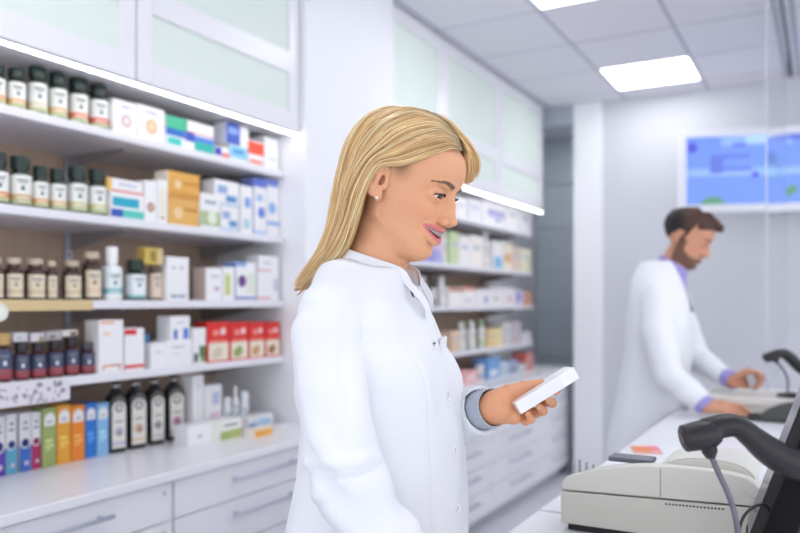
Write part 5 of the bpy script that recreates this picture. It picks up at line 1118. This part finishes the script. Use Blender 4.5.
# short dark hair with a lifted front
V = Vox((-.12, MT.o[1]-.24, MT.o[2]+.02), (.12, MT.o[1]+.16, MT.o[2]+.32), .0028)
sculpt_head(V, MT, sM, male=True, smile=.35); V.f -= .0040
for q in (-.035, 0, .03): V.cone(tuple(v*sM for v in (q, -.045, .205)), tuple(v*sM for v in (q*.8+.004, .008, .188)), .022, .014, .02, T=MT)
def cutface(x, y, z):
    hx, hy, hz = MT.inv(x, y, z); hx, hy, hz = hx/sM, hy/sM, hz/sM
    line = np.where(hy > -.055, .176+(hy)*.02-.010*(np.abs(hx)/.05)**2, np.where(hy > -.088, .176-(-.055-hy)*2.9+.0*hx, np.where(hy > -.112, .128, .128-(-.112-hy)*1.35)))
    return (hz-line)*.7*sM
sl = V.sub((-.2, -.3, 1.3), (.2, .6, 2.0)); V.f[sl[0]] = np.maximum(V.f[sl[0]], -cutface(*sl[1:]))
v, f = V.mesh(); N = vnormals(v, f); v = wob(v, N, .0018, 160, 60, 150, .3)
c = np.tile(np.array(srgb((24, 16, 15))), (len(v), 1))*(1+.5*np.clip(np.sin(v[:, 0]*300)*np.sin(v[:, 1]*90), 0, 1))[:, None]+np.array((.05, .018, .008))*sm(.0, .06, v[:, 1]-MT.o[1]+.06)[:, None]
npmesh('hair', v, f, attr_mat('short_hair', .55, bump=.8, bscale=350), mm, c)
# coat
V = Vox((-.34, -.24, .45), (.34, .34, 1.60), .006)
slices(V, [(.45, -.045, .24, .15, 0), (.8, -.035, .215, .145, 0), (1.0, -.01, .195, .138, 0), (1.15, .012, .185, .132, 0), (1.3, .018, .195, .132, 0), (1.39, .018, .19, .120, 0), (1.44, .012, .165, .108, 0), (1.49, .010, .120, .096, 0), (1.53, .018, .088, .084, 0), (1.57, .026, .072, .074, 0)], (-.30, -.24, .45), (.30, .3, 1.565))
for sx in (-1, 1): V.cone((sx*.06, .01, 1.475), (sx*.155, .03, 1.405), .048, .055, .03)
V.cone((0, .17, 1.31), (0, .090, 1.50), .008, .052, .01, 's'); V.cone((0, .045, 1.46), (0, .10, 1.58), .062, .064, .004, 's')
v, f = V.mesh(); N = vnormals(v, f); v = wob(v, N, .004, 15, 17, 7, 1.7)
coat2 = npmesh('lab_coat', v, f, COAT, mm)
def sl2(ch, lo, hi, seed):
    V = Vox(lo, hi, .0055)
    for (p, r0), (q, r1) in zip(ch, ch[1:]): V.cone(p, q, r0, r1, .012)
    a, b = np.array(ch[-2][0]), np.array(ch[-1][0]); d = (b-a)/np.linalg.norm(b-a)
    sl = V.sub(b-.1, b+.1); g = (sl[1]-b[0])*d[0]+(sl[2]-b[1])*d[1]+(sl[3]-b[2])*d[2]; V.f[sl[0]] = np.maximum(V.f[sl[0]], g)
    v, f = V.mesh(); N = vnormals(v, f); npmesh('sleeve', wob(v, N, .0035, 24, 22, 12, seed), f, COAT, coat2)
sl2([(SR+np.array((-.015, 0, .0)), .062), (SR*.5+ER*.5+np.array((.012, -.01, 0)), .061), (ER, .056), (ER*.5+WR*.5, .050), (ER*.10+WR*.90, .042)], (.02, -.10, .85), (.36, .40, 1.48), 1)
sl2([(SL+np.array((.02, 0, -.01)), .056), (SL*.5+EL2*.5, .058), (EL2, .054), (EL2*.14+WL*.86, .041)], (-.36, -.10, .95), (.10, .40, 1.48), 2)
LAV = mat('lavender_shirt', srgb((158, 150, 214)), .7, bump=.2, bscale=500)
for e_, w_, o_ in ((ER, WR, 'near'), (EL2, WL, 'far')):
    bm = bmesh.new(); tube(bm, [Vector(e_*.16+w_*.84), Vector(e_*.05+w_*.95), Vector(w_*1.04-e_*.04)], [.036, .036, .035], 24, cap=False); bmesh.ops.solidify(bm, geom=bm.faces[:], thickness=.002); obj('shirt_cuff', bm, LAV, mm, smooth=True)
V = Vox((-.09, -.07, 1.38), (.09, .19, 1.62), .004); V.cone((0, .04, 1.45), nb*.8+np.array((0, .02, 1.46))*.2, .063, .0635, .01); V.cone((0, .10, 1.40), (0, .095, 1.48), .030, .02, .02)
def top(x, y, z): return (-(z-1.575)-(y-.03)*.62)*.85
sl = V.sub((-.2, -.2, 1.3), (.2, .3, 1.6)); V.f[sl[0]] = np.maximum(V.f[sl[0]], -top(*sl[1:]))
v, f = V.mesh(); npmesh('shirt', v, f, LAV, mm)
bm = bmesh.new(); P = [FM.atx(684.5, 277, .0), FM.atx(687.5, 285, .0), FM.atx(692, 300, 0), FM.atx(695, 312, 0)]; P = [Vector((0, p[1]-.016, p[2])) for p in P]
tube(bm, P, [.014, .012, .018, .022], 12, flat=.5); obj('tie', bm, C(48, 52, 92, .6), mm, smooth=True)
V = Vox((-.25, -.2, .08), (.25, .2, .95), .007)
for sx in (-1, 1): tube_body(V, [((sx*.09, 0, .86), .10), ((sx*.09, .005, .50), .08), ((sx*.09, -.012, .11), .062)])
v, f = V.mesh(); npmesh('trousers', v, f, C(70, 74, 92, .8), mm)
for sx in (-1, 1):
    V = Vox((sx*.09-.08, -.10, -.01), (sx*.09+.08, .21, .13), .005); V.cone((sx*.09, -.04, .038), (sx*.095, .14, .030), .044, .038, .02)
    sl = V.sub((-.3, -.3, -.1), (.3, .3, .2)); V.f[sl[0]] = np.maximum(V.f[sl[0]], -(sl[3]-.0005)+0*sl[1]+0*sl[2])
    v, f = V.mesh(); npmesh('shoe', v, f, C(40, 36, 36, .4), mm)
# card box in his hand, mouse, orange tag
p = pt(753, 384, 3.03); t = thing('held_box', 'small pale grey box held upright by the bearded man', 'box', p, .2); t.rotation_euler = (0, math.radians(-18), .15)
bxo('box_body', (-.014, .014, -.006, .018, -.03, .088), C(206, 208, 216), t, bev=.001); bxo('print', (-.009, .009, -.0065, -.0055, .04, .07), C(180, 184, 196), t)
p = pt(752, 414, 2.845); t = thing('mouse', 'black computer mouse under the right hand of the bearded man', 'mouse', (p.x+.01, p.y, ZT+.0005), math.radians(-80))
bm = bmesh.new(); bmesh.ops.create_uvsphere(bm, u_segments=20, v_segments=12, radius=1)
for v in bm.verts: v.co = Vector((v.co.x*.030, v.co.y*.050, max(v.co.z, -.05)*.020+.001))
obj('shell', bm, DARK, t, smooth=True); bm = bmesh.new(); lathe(bm, [(0, -.003), (.008, -.003), (.008, .003), (0, .003)], n=14, M=Matrix.Translation((0, .026, .014))@Matrix.Rotation(PI/2, 4, 'Y')); obj('wheel', bm, C(70, 70, 76), t)
# ================================================================== CAMERA, LIGHT
cam = bpy.data.cameras.new('camera'); co = bpy.data.objects.new('camera', cam); COL.objects.link(co); SC.camera = co
co.location = (0, 0, CAMZ); co.rotation_euler = (math.pi/2, 0, TH)
cam.sensor_width = 36; cam.lens = FP/800*36; cam.shift_y = (HOR-266.5)/800; cam.clip_start = .05
cam.dof.use_dof = True; cam.dof.focus_distance = 1.22; cam.dof.aperture_fstop = 2.6
w = bpy.data.worlds.new('daylight'); SC.world = w; w.use_nodes = True
w.node_tree.nodes['Background'].inputs[0].default_value = (.955, .975, 1, 1); w.node_tree.nodes['Background'].inputs[1].default_value = 1.05
SC.view_settings.view_transform = 'Standard'; SC.view_settings.look = 'None'; SC.view_settings.gamma = 1; SC.view_settings.use_curve_mapping = False
SC.view_settings.exposure = .80
